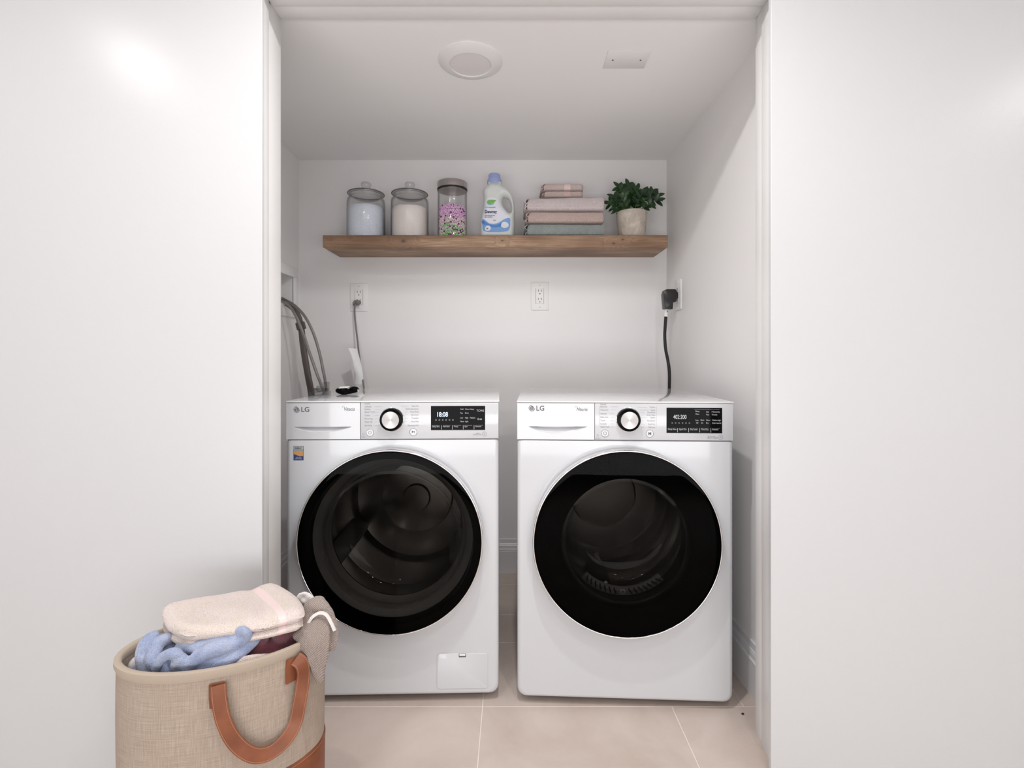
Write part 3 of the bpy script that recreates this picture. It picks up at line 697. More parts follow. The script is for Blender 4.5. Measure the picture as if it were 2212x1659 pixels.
# ------------------------------------------------------------------ hose box and hoses
t = thing('hose_outlet_box', 'white recessed washing machine hose box in the left wall', 'outlet box', (XL, 2.11, 1.14))
def lb(bm, x0, x1, y0, y1, z0, z1, b=.002): box(bm, x0-XL, x1-XL, y0-2.11, y1-2.11, z0-1.14, z1-1.14, b, 2)
bm = bmesh.new(); e = .0004
lb(bm, XL, XL+.009, 1.98, 2.243, BZ1-.006, BZ1+.038); lb(bm, XL, XL+.009, 1.98, 2.243, BZ0-.05, BZ0+.006); lb(bm, XL, XL+.009, 1.98, BX0+.006, BZ0+.006, BZ1-.006); lb(bm, XL, XL+.009, BX1-.004, 2.243, BZ0+.006, BZ1-.006)
finish('frame', bm, M['plastic'], t)
bm = bmesh.new(); a0_, a1_ = XL-.085, XL+.004
lb(bm, a0_, a0_+.003, BX0+.002, BX1-.002, BZ0+.002, BZ1-.002, 0); lb(bm, a0_, a1_, BX0+.002, BX0+.004, BZ0+.002, BZ1-.002, 0); lb(bm, a0_, a1_, BX1-.004, BX1-.002, BZ0+.002, BZ1-.002, 0); lb(bm, a0_, a1_, BX0+.002, BX1-.002, BZ1-.004, BZ1-.002, 0); lb(bm, a0_, a1_, BX0+.002, BX1-.002, BZ0+.002, BZ0+.004, 0); lb(bm, a0_, XL-.005, 2.105, 2.108, BZ0+.002, BZ1-.002, 0)
finish('recess', bm, M['plastic'], t)
for y in (2.06, 2.15):
    bm = bmesh.new(); tube(bm, [(-.045, y-2.11, .06), (-.045, y-2.11, .10)], .011, 14, 2); box(bm, -.06, -.03, y-2.116, y-2.104, .10, .108, .002, 1); finish('valve', bm, M['brushed'], t)
HG = 'braided water hoses left of the washing machine'
def hose(name, pts, r, m, label, cat, group=None):
    t = thing(name, label, cat, (0, 0, 0), 0, group); bm = bmesh.new(); tube(bm, pts, r, 14, 8); finish('tube', bm, m, t); return t
h1 = hose('water_hose', [Vector((XL-.045, 2.065, 1.205)), Vector((XL-.02, 2.05, 1.222)), at(609, 651, 2.03), at(625, 661, 2.02), at(641, 686, 2.01), at(655, 721, 2.0), at(668, 760, 1.98), at(684, 806, 1.97), at(696, 838, 1.97), at(706, 880, 1.97), at(700, 980, 2.0)], .0056, M['braid'], 'braided steel water hose nearer the left wall, lower of the pair', 'hose', HG)
h2 = hose('water_hose', [Vector((XL-.045, 2.15, 1.21)), Vector((XL-.02, 2.13, 1.222)), at(620, 650, 2.08), at(640, 663, 2.05), at(660, 686, 2.03), at(677, 720, 2.02), at(690, 762, 2.01), at(698, 800, 2.0), at(703.5, 830, 2.0), at(708, 880, 2.0), at(705, 980, 2.0)], .0056, M['braid'], 'braided steel water hose arching furthest right towards the back wall', 'hose', HG)
t = thing('drain_hose', 'dark brown flattened drain hose running down beside the steel hoses', 'hose', (0, 0, 0))
bm = bmesh.new(); tube(bm, [Vector((XL-.03, 2.10, 1.212)), at(610, 652, 2.12), at(622, 656, 2.11), at(640, 675, 2.10), at(650, 705, 2.10), at(654, 740, 2.09), at(659, 775, 2.08), at(666, 815, 2.06), at(672, 848, 2.05), at(676, 900, 2.03), at(678, 1000, 2.03)], lambda s: .0115+.002*math.sin(min(1, s*2)*PI/2), 16, 8, .6); finish('tube', bm, M['drain'], t)
bm = bmesh.new(); c = at(649.5, 703, 2.09); box(bm, -.018, .018, -.009, .009, -.018, .014, .004, 2); bmesh.ops.rotate(bm, verts=bm.verts, matrix=Matrix.Rotation(-.25, 3, 'Y')); bmesh.ops.translate(bm, verts=bm.verts, vec=c); finish('clip', bm, M['drain'], t)

# ------------------------------------------------------------------ machines
def rrect_ray(cx, cz, x0, x1, z0, z1, rt, rb, a):
    dx, dz = math.cos(a), math.sin(a)
    def inside(s):
        x, z_ = cx+dx*s, cz+dz*s
        if not (x0 <= x <= x1 and z0 <= z_ <= z1): return False
        r = rt if z_ > cz else rb
        qx = max(x0+r-x, x-(x1-r), 0); qz = max(z0+r-z_, z_-(z1-r), 0)
        return math.hypot(qx, qz) <= r
    lo, hi = 0, 2
    for _ in range(40):
        mid = (lo+hi)/2
        if inside(mid): lo = mid
        else: hi = mid
    return cx+dx*lo, cz+dz*lo
def crescent(bm, x0, x1, zt, dep, y, mi, n=28, tip=.0):
    top = []; 
    for i in range(n+1):
        u = i/n; x = x0+(x1-x0)*u; s = u**1.0; dz = dep*math.sin(PI*u**.9)**.8 if tip == 0 else dep*(math.sin(PI*min(1, u*1.0))**.75)
        top.append((x, zt, dz))
    return top
W, D, H = .595, .56, .85
def machine(name, label, cat, loc, rz, spec):
    t = thing(name, label, cat, loc, rz)
    cx, cz = W/2, spec['door_z']; n = 480; SEAM = .7415
    bm = bmesh.new()
    ang = [2*PI*i/n for i in range(n)]
    def loop(y, ins): return [Vector((lambda q: (q[0], y, q[1]))(rrect_ray(cx, cz, ins, W-ins, .02+ins, SEAM-min(ins, .002), .006, .026-ins*.5, a))) for a in ang]
    def circ(y, r): return [Vector((cx+r*math.cos(a), y, cz+r*math.sin(a))) for a in ang]
    ring_loft(bm, [loop(D, 0), loop(.012, 0), loop(.006, .0012), loop(.002, .0045), loop(0, .010), loop(0, .0112), circ(0, .237), circ(0, .236), circ(.02, .232), circ(.05, .225)], True, True, False)
    box(bm, 0.001, W-.001, .012, D, SEAM-.001, .846, .002, 1)
    finish('cabinet', bm, M['white'], t, ang=40)
    bm = bmesh.new(); box(bm, -.0015, W+.0015, -.0008, D+.001, .8450, H, .0024, 3)
    lid = finish('top_panel', bm, M['white_top'], t)
    # control fascia + drawer
    xs = spec['split']; z0, z1 = SEAM+.0012, .8446
    bm = bmesh.new(); box(bm, xs+.0006, W-.0005, 0, .02, z0, z1, .0022, 2); fas = finish('control_panel', bm, M['white'], t)
    bm = bmesh.new(); box(bm, .004, W-.004, .004, .012, SEAM-.004, z0+.004, 0); box(bm, xs-.002, xs+.002, .004, .012, z0, z1-.002, 0); finish('seam', bm, M['seam'], t)
    # drawer front with a crescent grip cut into its face
    hx0, hx1, hz, hd = spec['grip']
    bm = bmesh.new(); cut = crescent(bm, hx0, hx1, hz, hd, 0, 0)
    X = [0.0005]+[c_[0] for c_ in cut]+[xs-.0006]
    f0 = 0.0; ym = .014
    def V(x, y, z_): return bm.verts.new((x, y, z_))
    up = [(V(x, f0, z1-.001), V(x, f0, hz)) for x in X]; 
    low = [V(x, f0, hz-(cut[i-1][2] if 0 < i <= len(cut) else 0)) for i, x in enumerate(X)]
    bot = [V(x, f0, z0+.001) for x in X]
    inn_t = [V(c_[0], ym*min(1, c_[2]/hd*1.6), c_[1]) for c_ in cut]
    inn_b = [V(c_[0], ym*.35*min(1, c_[2]/hd), c_[1]-c_[2]) for c_ in cut]
    for i in range(len(X)-1):
        bm.faces.new((up[i][0], up[i+1][0], up[i+1][1], up[i][1])); bm.faces.new((low[i], low[i+1], bot[i+1], bot[i]))
    for i in range(len(cut)-1):
        bm.faces.new((up[i+1][1], up[i+2][1], inn_t[i+1], inn_t[i])); bm.faces.new((inn_t[i], inn_t[i+1], inn_b[i+1], inn_b[i])); bm.faces.new((inn_b[i], inn_b[i+1], low[i+2], low[i+1]))
    bmesh.ops.remove_doubles(bm, verts=bm.verts, dist=.00002)
    box(bm, .0005, xs-.0006, .0145, .02, z0, z1)
    for (a, b, c_, d_) in ((.0005, .0015, z0+.001, z1-.001), (xs-.0016, xs-.0006, z0+.001, z1-.001)): box(bm, a, b, .0002, .015, c_, d_)
    box(bm, .0005, xs-.0006, .0002, .015, z1-.002, z1-.0003); box(bm, .0005, xs-.0006, .0002, .015, z0, z0+.0012)
    dr = finish('detergent_drawer' if spec['washer'] else 'water_tank_drawer', bm, M['white'], t, ang=25)
    # brand logo
    lx, lz = spec['logo']
    bm = bmesh.new(); r = .0088
    annulus(bm, lx, -.0002, lz, r*.84, r, mi=0, a0=PI/2, a1=2*PI); annulus(bm, lx, -.0002, lz, r*.0, r*.68, mi=0); annulus(bm, lx, -.0004, lz, r*.36, r*.44, mi=1, a0=-PI*.9, a1=PI*.2)
    box(bm, lx-.0006, lx+.0006, -.0008, -.0004, lz-r*.4, lz+r*.45, mi=1); lathe(bm, [(.0011, -.0004), (.0011, -.0008), (.0001, -.0008)], (lx-.0033, 0, lz+.003), 'y', 12, mi=1)
    text_bm(bm, 'LG', lx+.0115, -.0002, lz-.0068, .0195, bold=.0003)
    finish('brand_logo', bm, None, dr, mats=[M['greytext'], M['white']])
    bm = bmesh.new(); x, z_, s = spec['model']; text_bm(bm, s, x, -.0002, z_, .0135, 'LEFT', .25, bold=.0001, sx=.85); annulus(bm, x-.001, -.0002, z_+.010, .0026, .0031, a0=-.5, a1=4)
    finish('model_name', bm, M['greytext'], dr)
    # printed programme list
    bm = bmesh.new(); dx, dz = spec['dial']
    for i, (s, z_) in enumerate(spec['left']):
        text_bm(bm, s, spec['lx'], -.0002, z_-.0018, .0060, 'LEFT', sx=.85); a = spec['lx']+.029
        b = dx-.038+(.0 if abs(z_-dz) < .02 else .012*(abs(z_-dz)-.02)/.02)
        if 0 < i and b > a: box(bm, a, b, -.0003, -.0001, z_-.0001, z_+.0002)
    if not spec['washer']: box(bm, spec['lx']-.003, spec['lx']-.0026, -.0003, -.0001, dz-.020, dz+.037)
    finish('programme_list', bm, M['lighttext'], fas); bm = bmesh.new()
    for s, z_ in spec['right']:
        text_bm(bm, s, spec['rx'], -.0002, z_-.0018, .0060, 'RIGHT', sx=.85); b = spec['rx']-.0035*len(s)*.85-.004; a = dx+.036-(.0 if abs(z_-dz) < .02 else .012*(abs(z_-dz)-.02)/.02)
        if b > a: box(bm, a, b, -.0003, -.0001, z_-.0001, z_+.0002)
    if not spec['washer']: box(bm, spec['rx']+.003, spec['rx']+.0034, -.0003, -.0001, dz-.020, dz+.037)
    finish('programme_list', bm, M['lighttext'], fas); bm = bmesh.new()
    x, z_ = spec['mark']; text_bm(bm, spec['marktext'][0], x-.014, -.0002, z_+.0012, .0045, 'RIGHT', sx=.9); text_bm(bm, spec['marktext'][1], x-.008, -.0002, z_-.0035, .0062, 'RIGHT', sx=.9)
    annulus(bm, x, -.0002, z_, .0055, .0063); text_bm(bm, 'R', x-.0022, -.0002, z_-.0025, .0070); finish('inverter_mark', bm, M['lighttext'], fas); bm = bmesh.new()
    x, z_ = spec['lock']; annulus(bm, x, -.0002, z_+.003, .0022, .0027); text_bm(bm, 'HOLD 3', x-.006, -.0002, z_-.0065, .0042, sx=.9)
    finish('lock_mark', bm, M['lighttext'], fas)
    # dial
    bm = bmesh.new(); lathe(bm, [(.0340, .0), (.0340, -.004), (.0335, -.0055), (.0318, -.006), (.0305, -.0055)], (dx, 0, dz), 'y', 64); dial = finish('dial', bm, M['chrome'], fas)
    bm = bmesh.new(); lathe(bm, [(.0325, -.001), (.0325, -.008), (.0308, -.020), (.0300, -.0215), (.0262, -.0222)], (dx, 0, dz), 'y', 64, cap1=True); finish('dial_ring', bm, M['gloss'], dial)
    bm = bmesh.new(); lathe(bm, [(.0240, -.0215), (.0240, -.0235), (.0234, -.0242), (.0120, -.0238), (.0003, -.0236)], (dx, 0, dz), 'y', 96); finish('dial_cap', bm, M['dial'], dial)
    # buttons
    for nm, (x, z_), sym in (('power_button', spec['power'], 'p'), ('start_button', spec['start'], spec['sym'])):
        bm = bmesh.new(); annulus(bm, x, -.0008, z_, .0094, .0106, n=48, mi=1)
        lathe(bm, [(.0112, .0), (.0112, -.0006), (.0108, -.0010), (.0001, -.0010)], (x, 0, z_), 'y', 48, mi=0)
        if sym == 'p':
            annulus(bm, x, -.0010, z_, .0037, .0047, mi=1, a0=PI/2+.5, a1=PI/2-.5+2*PI) if spec['washer'] else annulus(bm, x, -.0010, z_, .0037, .0049, mi=1)
            box(bm, x-.0005, x+.0005, -.0013, -.0009, z_+(.0010 if spec['washer'] else -.0008), z_+(.0058 if spec['washer'] else .0008), mi=1)
        elif sym == 'H':
            box(bm, x-.0042, x-.0030, -.0013, -.0009, z_-.0036, z_+.0036, mi=1); box(bm, x+.0030, x+.0042, -.0013, -.0009, z_-.0036, z_+.0036, mi=1)
            va = [bm.verts.new(p) for p in ((x-.0026, -.0013, z_+.0034), (x-.0026, -.0013, z_-.0018), (x+.0028, -.0013, z_+.0005))]; bm.faces.new(va).material_index = 1
        else: text_bm(bm, 'M', x-.0042, -.0011, z_-.0037, .0108, bold=.0004, mi=1)
        finish(nm, bm, None, fas, mats=[M['white'], M['greytext']])
    # display
    a, b, c_, d_ = spec['disp']
    bm = bmesh.new(); box(bm, a, b, -.0012, .002, c_, d_, .0006, 1); dsp = finish('display', bm, M['gloss'], fas)
    bm = bmesh.new(); wd, hd_ = b-a, d_-c_; yy = -.0013
    def DT(s, u, v, sz_, **kw): text_bm(bm, s, a+wd*u, yy, c_+hd_*v, sz_, **kw)
    if spec['washer']:
        for u, v, s in ((.54, .84, 'Cold'), (.63, .84, 'Warm'), (.72, .84, 'Heavy'), (.54, .68, 'Tap'), (.63, .68, 'Extra'), (.54, .48, 'Low'), (.63, .48, 'High'), (.72, .48, 'Medium'), (.54, .33, 'None'), (.63, .33, 'Light')): DT(s, u, v, .0058, sx=.8)
        DT('TCWS', .84, .76, .0085, sx=.9); DT('Ends', .86, .42, .0075, sx=.9)
        for i in range(6): annulus(bm, a+wd*(.095+.062*i), yy, c_+hd_*.42, .0015, .0020, n=12)
    else:
        for u, v, s in ((.52, .84, 'Damp'), (.52, .73, 'More'), (.71, .82, 'Less'), (.71, .71, 'Very'), (.81, .82, 'P Sensordry'), (.81, .71, 'Timedry'), (.52, .49, 'Low,'), (.61, .49, 'Med+'), (.71, .49, 'Ultra+'), (.82, .49, 'Medium high'), (.53, .38, 'Off'), (.62, .38, 'On'), (.71, .38, 'Eco'), (.82, .38, 'Smart learner')): DT(s, u, v, .0056, sx=.8)
        for i in range(6): annulus(bm, a+wd*(.10+.062*i), yy, c_+hd_*.40, .0014, .0018, n=12)
        box(bm, a+wd*.5, b-wd*.05, yy-.0002, yy, c_+hd_*.93, c_+hd_*.935)
    for i, s in enumerate(('Delay End', 'Add Item', 'Temp.', 'Spin', 'Remote') if spec['washer'] else ('Damp Alert', 'Signal Dry', 'Dry Level', 'Time Dry', 'Remote')):
        DT(s, .02+.2*i, .12, .0060, sx=.85); box(bm, a+wd*(.02+.2*i), a+wd*(.16+.2*i), yy-.0002, yy, c_+hd_*.19, c_+hd_*.195)
        if i: box(bm, a+wd*(.2*i-.008), a+wd*(.2*i-.001), yy-.0002, yy, c_+hd_*.03, c_+hd_*.20)
    finish('display_print', bm, M['displaytext'], dsp)
    bm = bmesh.new()
    if spec['washer']:
        text_bm(bm, '18:08', a+wd*.10, yy, c_+hd_*.56, .0185, bold=.0002, sx=.80)
    else:
        text_bm(bm, '402:200', a+wd*.12, yy, c_+hd_*.56, .0165, bold=.0001, sx=.68)
    finish('digits', bm, M['led_blue'] if spec['washer'] else M['led_grey'], dsp)
    # door
    P = .043; R = .2545; win = spec['window']
    bm = bmesh.new(); lathe(bm, [(R-.012, -.002), (R-.004, -.003), (R+.0005, -.012), (R+.001, -P+.010), (R, -P+.003), (R-.0018, -P-.0002), (R-.0040, -P-.0004), (R-.0050, -P+.001)], (cx, 0, cz), 'y', 160)
    door = finish('door', bm, M['chrome'], t, ang=60)
    bm = bmesh.new(); lathe(bm, [(R-.004, -.0385), (win+.01, -.036), (win, -.035), (win-.002, -.010), (win-.004, .0)], (cx, 0, cz), 'y', 128); lathe(bm, [(R-.004, -.0385), (R-.006, -.004), (win, -.004)], (cx, 0, cz), 'y', 128); finish('door_frame', bm, M['gloss'], door, ang=30)
    bm = bmesh.new(); lathe(bm, [(R-.0045, -P+.0002)]+[((R-.0045)*u, -P-.0002-.004*(1-u*u)) for u in (.99, .95, .9, .8, .7, .6, .5, .4, .3, .2, .1)]+[(.0004, -P-.0042)], (cx, 0, cz), 'y', 128, cap1=True); finish('door_glass', bm, M['tint'], door, ang=80)
    # bowl, gasket, drum
    b0 = spec['bowl']
    bm = bmesh.new(); lathe(bm, [(b0+.003, -.020), (b0, -.018), (b0-.004, .0), (b0-.010, .03), (b0-.018, .055), (b0-.03, .07), (b0-.055, .078), (.05, .082), (.0004, .083)], (cx, 0, cz), 'y', 96, cap1=True)
    lathe(bm, [(b0-.002, -.020), (b0+.006, -.019), (b0+.007, -.015), (b0, -.014)], (cx, 0, cz), 'y', 96)
    finish('door_bowl', bm, M['bowl'], door, ang=60)
    if spec['washer']:
        bm = bmesh.new(); lathe(bm, [(.229, -.001), (.226, .006), (.214, .012), (.206, .02), (.202, .032), (.205, .044), (.198, .058), (.192, .062)], (cx, 0, cz), 'y', 96); finish('gasket', bm, M['gasket'], t)
        prof = [(.190, .062), (.205, .070), (.228, .085), (.228, .12), (.2265, .125), (.228, .13), (.228, .20), (.2265, .205), (.228, .21), (.228, .40), (.215, .415), (.13, .42), (.125, .41), (.05, .405), (.045, .395), (.0005, .393)]
    else:
        bm = bmesh.new(); lathe(bm, [(.229, -.001), (.226, .006), (.200, .012), (.178, .02), (.174, .04), (.175, .06)], (cx, 0, cz), 'y', 96); finish('gasket', bm, M['blackmat'], t)
        prof = [(.174, .060), (.20, .065), (.235, .08), (.235, .14), (.228, .15), (.228, .17), (.235, .18), (.235, .23), (.225, .245), (.225, .28), (.235, .295), (.235, .34), (.222, .36), (.222, .41), (.195, .43), (.19, .44), (.12, .445), (.115, .452), (.0005, .455)]
    prof = [(r, y) for r, y in prof]
    bm = bmesh.new(); lathe(bm, prof, (cx, 0, cz), 'y', 96, cap1=True); drum = finish('drum', bm, M['steel'], t, ang=30)
    for kk in range(3):
        a = spec['baffle']+2*PI*kk/3; bm = bmesh.new(); rad = Vector((math.cos(a), 0, math.sin(a))); tn = Vector((-math.sin(a), 0, math.cos(a))); c0 = Vector((cx, 0, cz)); rr = []
        for y, hgt in ((.11, .012), (.13, .045), (.24, .052), (.35, .045), (.39, .012)):
            rr.append([c0+Vector((0, y, 0))+rad*(.2205)+tn*.034, c0+Vector((0, y, 0))+rad*(.222-hgt*.8)+tn*.014, c0+Vector((0, y, 0))+rad*(.222-hgt), c0+Vector((0, y, 0))+rad*(.222-hgt*.8)-tn*.014, c0+Vector((0, y, 0))+rad*(.2205)-tn*.034])
        ring_loft(bm, rr, True, True, True); finish('baffle', bm, M['steel'] if not spec['washer'] else M['gasket'], drum, ang=40)
    if not spec['washer']:
        bm = bmesh.new(); rr = []
        for kk in range(25):
            a = -PI/2-.75+1.5*kk/24
            for s in (0,): rr.append([Vector((cx+q*math.cos(a), y, cz+q*math.sin(a))) for q, y in ((.170, .030), (.146, .026), (.146, .034), (.170, .038))])
        ring_loft(bm, rr, True, True, True)
        for kk in range(16):
            a = -PI/2-.68+1.36*kk/15
            if abs(kk-7.5) > 1.2:
                p = Vector((cx+.158*math.cos(a), .0275, cz+.158*math.sin(a))); d1 = Vector((math.cos(a+.5), 0, math.sin(a+.5))); d2 = Vector((-d1.z, 0, d1.x))
                q = [bm.verts.new(p+d1*i*.009+d2*j*.0022+Vector((0, -.0015, 0))) for i, j in ((-1, -1), (1, -1), (1, 1), (-1, 1))]; bm.faces.new(q).material_index = 1
        annulus(bm, cx, .025, cz-.158, .004, .009, mi=2, n=6)
        finish('lint_filter', bm, None, t, mats=[M['gasket'], M['black'], M['pgrey']], ang=30)
    # feet
    for x in (.05, W-.05):
        for y in (.06, D-.06):
            bm = bmesh.new(); lathe(bm, [(.0005, 0), (.019, 0), (.019, .008), (.009, .011), (.009, .026), (.0005, .026)], (x, y, 0), n=24); finish('foot', bm, M['blackmat'], t)
    if spec['washer']:
        a, b, c_, d_ = spec['flap']; r = .008
        def rr_(x0, x1, z0_, z1_, r, y):
            out = []
            for (qx, qz, s) in ((x1-r, z1_-r, 0), (x0+r, z1_-r, 1), (x0+r, z0_+r, 2), (x1-r, z0_+r, 3)):
                for kk in range(7): an = (s+kk/6)*PI/2; out.append(Vector((qx+r*math.cos(an), y, qz+r*math.sin(an))))
            return out
        bm = bmesh.new(); ring_loft(bm, [rr_(a-.0011, b+.0011, c_-.0011, d_+.0011, r+.001, .0002), rr_(a-.0011, b+.0011, c_-.0011, d_+.0011, r+.001, -.0002), rr_(a, b, c_, d_, r, -.0002)], True); finish('flap_gap', bm, M['pgrey'], t, smooth=False)
        bm = bmesh.new(); ring_loft(bm, [rr_(a, b, c_, d_, r, .001), rr_(a, b, c_, d_, r, -.0006), rr_(a+.001, b-.001, c_+.001, d_-.001, r-.001, -.0013)], True, False, True); fl = finish('filter_flap', bm, M['white'], t)
        bm = bmesh.new(); mx = (a+b)/2; box(bm, mx-.0100, mx+.0100, -.0020, -.0012, d_-.0105, d_-.0005, .0002, 1); box(bm, mx-.0085, mx+.0085, -.0030, -.0018, d_-.0065, d_-.0010, .0006, 1, mi=1); finish('latch', bm, None, fl, mats=[M['greytext'], M['plastic']])
        a, b, c_, d_ = spec['sticker']; hh = d_-c_
        bm = bmesh.new(); box(bm, a, b, -.0004, .0001, c_, d_, mi=3); box(bm, a+.001, b-.001, -.0006, -.0003, d_-hh*.25, d_-.001, mi=0); box(bm, a+.001, b-.001, -.0006, -.0003, c_+hh*.30, d_-hh*.36, mi=1); box(bm, a+.001, b-.001, -.0006, -.0003, c_+.001, c_+hh*.30, mi=2); box(bm, a+.001, b-.001, -.0007, -.0005, d_-hh*.35, d_-hh*.29, mi=0)
        text_bm(bm, 'ENERGY', (a+b)/2, -.0008, d_-hh*.19, .0062, 'CENTER', mi=3, sx=.95, bold=.0002); text_bm(bm, 'CERTIFIED', (a+b)/2, -.0008, c_+hh*.08, .0042, 'CENTER', mi=0); text_bm(bm, 'cold wash', (a+b)/2, -.0008, c_+hh*.18, .0036, 'CENTER', mi=0)
        va = [bm.verts.new(p) for p in ((a+.001, -.0007, c_+hh*.3), (a+.016, -.0007, c_+hh*.3), (a+.001, -.0007, c_+hh*.45))]; bm.faces.new(va).material_index = 2
        finish('sticker', bm, None, t, smooth=False, mats=[M['st_grey'], M['st_org'], M['st_blue'], M['navy']])['label'] = 'small orange and blue energy sticker'
    return t
sW = .595/460.5
def wx(px): return (px-617.5)*sW
def wz(py): return .85-(py-866)*.001302
machine('washing_machine', 'white front-load washing machine on the left with lit blue display', 'washing machine', (-.632, 1.4025, 0), math.atan2(.0145, .595), dict(
    washer=True, door_z=.4655, split=wx(777), grip=(wx(633), wx(759), wz(921.5), .0165), logo=(wx(640.5), wz(884)), model=(wx(741), wz(887), 'Vitecis'),
    dial=(wx(846), wz(905.5)), lx=wx(786.5), rx=wx(903.5), power=(wx(798), wz(934.5)), start=(wx(892), wz(933.5)), sym='H',
    left=[(s, wz(y)) for s, y in (('Antifriz', 872.5), ('Delicates', 878.5), ('Bedding', 884), ('BULKY TOTI', 890.5), ('Cotton', 897.5), ('Duvet Hyg', 904.5), ('Wash 320', 911.5), ('Spin Wild', 919.5))],
    right=[(s, wz(y)) for s, y in (('Dark Mix', 877.5), ('Sanitaryoperation', 883.5), ('Perm Press', 890), ('Sportwear', 896.5), ('Towelsito', 903.5), ('Rinse Film', 911), ('Download Wd', 919.5))],
    mark=(wx(1046.5), wz(938.5)), marktext=('smart', 'INVERTER'), lock=(wx(784), wz(940)), disp=(wx(930), wx(1048), wz(929.5), wz(877.5)), window=.228, bowl=.186, baffle=-.6,
    flap=(wx(943), wx(1054), wz(1490), wz(1413)), sticker=(wx(633.5), wx(655), wz(993.5), wz(963))))
sD = .595/464.5
def dx_(px): return (px-1117.5)*sD*(1.0+(.5-(px-1117.5)/464.5)*.02)
def dz_(py, px=1117.5): f = 1.4057-.028*(px-1117.5)/464; return EYE+(HY-py)*f/F
machine('tumble_dryer', 'white front-load tumble dryer on the right with dim grey display', 'tumble dryer', (.0143, 1.4057, 0), math.atan2(-.028, .59), dict(
    washer=False, door_z=.468, split=dx_(1285.5), grip=(dx_(1142), dx_(1270), dz_(921, 1200), .0195), logo=(dx_(1149.5), dz_(881.5, 1150)), model=(dx_(1246), dz_(887.5, 1255), 'Ntoris'),
    dial=(dx_(1358), dz_(906, 1358)), lx=dx_(1298), rx=dx_(1417), power=(dx_(1308), dz_(936, 1308)), start=(dx_(1405), dz_(936.5, 1405)), sym='M',
    left=[(s, dz_(y, 1300)) for s, y in (('Normal', 873.5), ('Bedcover', 878.5), ('Heavy Dry', 885.5), ('Delicate', 893.5), ('Bulky Item', 901), ('Towel', 908.5), ('Sanitizer', 915.5), ('Steam Fresh', 922))],
    right=[(s, dz_(y, 1410)) for s, y in (('Cotton', 879.5), ('Quick', 886), ('Download', 891), ('Smart Care', 896.5), ('Sports', 902), ('Timed Dry', 909), ('Rack Dry', 916.5), ('Delicates', 923))],
    mark=(dx_(1559), dz_(945, 1559)), marktext=('dual inverter', 'HEAT PUMP'), lock=(dx_(1292.5), dz_(943, 1292)), disp=(dx_(1441.5), dx_(1562), dz_(935.5, 1500), dz_(881, 1500)), window=.176, bowl=.166, baffle=.35))

# things lying on the washer
t = thing('plastic_hose_fitting', 'clear plastic hose fitting lying at the left rear edge of the washer lid', 'fitting', (-.618, 1.60, .8502), -.03)
bm = bmesh.new(); box(bm, -.012, .020, -.045, .055, 0, .012, .002, 2); box(bm, -.008, .012, -.020, -.006, .012, .024, .002, 2); box(bm, -.010, .010, .005, .03, .012, .030, .003, 2); box(bm, -.004, .016, .032, .05, .012, .022, .002, 1); tube(bm, [(0, -.035, .012), (0, -.030, .022), (.004, -.02, .020)], .004, 10); tube(bm, [(0, .060, .0), (0.0, .062, .040)], .011, 16, 3)
finish('body', bm, M['clear'], t)
t = thing('cable_clamp', 'small glossy black cable clamp with white label on the washer lid', 'clamp', (-.540, 1.645, .8502))
bm = bmesh.new(); blob(bm, (-.016, 0, .0115), (.023, .016, .0115), .1, .06); blob(bm, (.020, .004, .015), (.017, .014, .0110), -.1, -.1); tube(bm, [(-.030, 0, .012), (-.012, -.010, .005), (.008, -.008, .008), (.028, 0, .012)], .006, 10)
finish('body', bm, M['gloss'], t)
bm = bmesh.new(); box(bm, -.026, .006, -.010, .010, -.0004, .0004, .0002, 1); bmesh.ops.rotate(bm, verts=bm.verts, matrix=Matrix.Rotation(.25, 3, 'X') @ Matrix.Rotation(-.06, 3, 'Y')); bmesh.ops.translate(bm, verts=bm.verts, vec=(0, -.002, .0240)); finish('paper_label', bm, M['paper'], t)
bm = bmesh.new(); tube(bm, [(.030, .004, .018), (.036, -.004, .014), (.034, .004, .008)], .003, 8); finish('ring', bm, M['chrome'], t)

# ------------------------------------------------------------------ laundry bag
BC = Vector((-.552, .972, 0)); th = math.radians(18.6); U = Vector((math.cos(th), math.sin(th), 0)); Vv = Vector((-math.sin(th), math.cos(th), 0)); A_, B_ = .176, .106; RZ = .428
def bagp(t_, z_, off=0):
    bul = 1+.02*math.sin(PI*min(1, z_/RZ)) - .03*(1-z_/RZ); n = U*math.cos(t_)/A_+Vv*math.sin(t_)/B_; n.normalize()
    wr = .0018*noise.noise(Vector((math.cos(t_)*2.2, math.sin(t_)*2.2, z_*7)))*(1 if z_ < RZ-.03 else .3)
    return BC+U*A_*bul*math.cos(t_)+Vv*B_*bul*math.sin(t_)+n*(off+wr)+Vector((0, 0, z_))
def bagt(px):
    best = None
    for i in range(900):
        t_ = -PI+PI*i/899*1.0; p = bagp(t_, .4); x = HX+p.x/p.y*F
        if best is None or abs(x-px) < best[0]: best = (abs(x-px), t_)
    return best[1]
def bagpx(px, py, off=0):
    t_ = bagt(px); p = bagp(t_, .35); z_ = EYE+(HY-py)*p.y/F; return bagp(t_, max(.0, z_), off), t_
t = thing('laundry_bag', 'oval beige linen laundry bag with tan leather handles in front of the washer', 'laundry bag', (BC.x, BC.y, 0))
def loc(o): o.location = (-BC.x, -BC.y, 0); return o
n = 120; bm = bmesh.new(); zs = [0]+[RZ*i/22 for i in range(1, 23)]
uvl = bm.loops.layers.uv.new('UVMap')
per = .9
R_ = ring_loft(bm, [[bagp(2*PI*i/n, z_) for i in range(n)] for z_ in zs], True, True, False)
Ri = ring_loft(bm, [[bagp(2*PI*i/n, z_, -.005) for i in range(n)] for z_ in reversed(zs[2:])], True, False, True)
idx = {}
for R2 in (R_, Ri):
    for r in R2:
        for i, v in enumerate(r): idx[v] = i
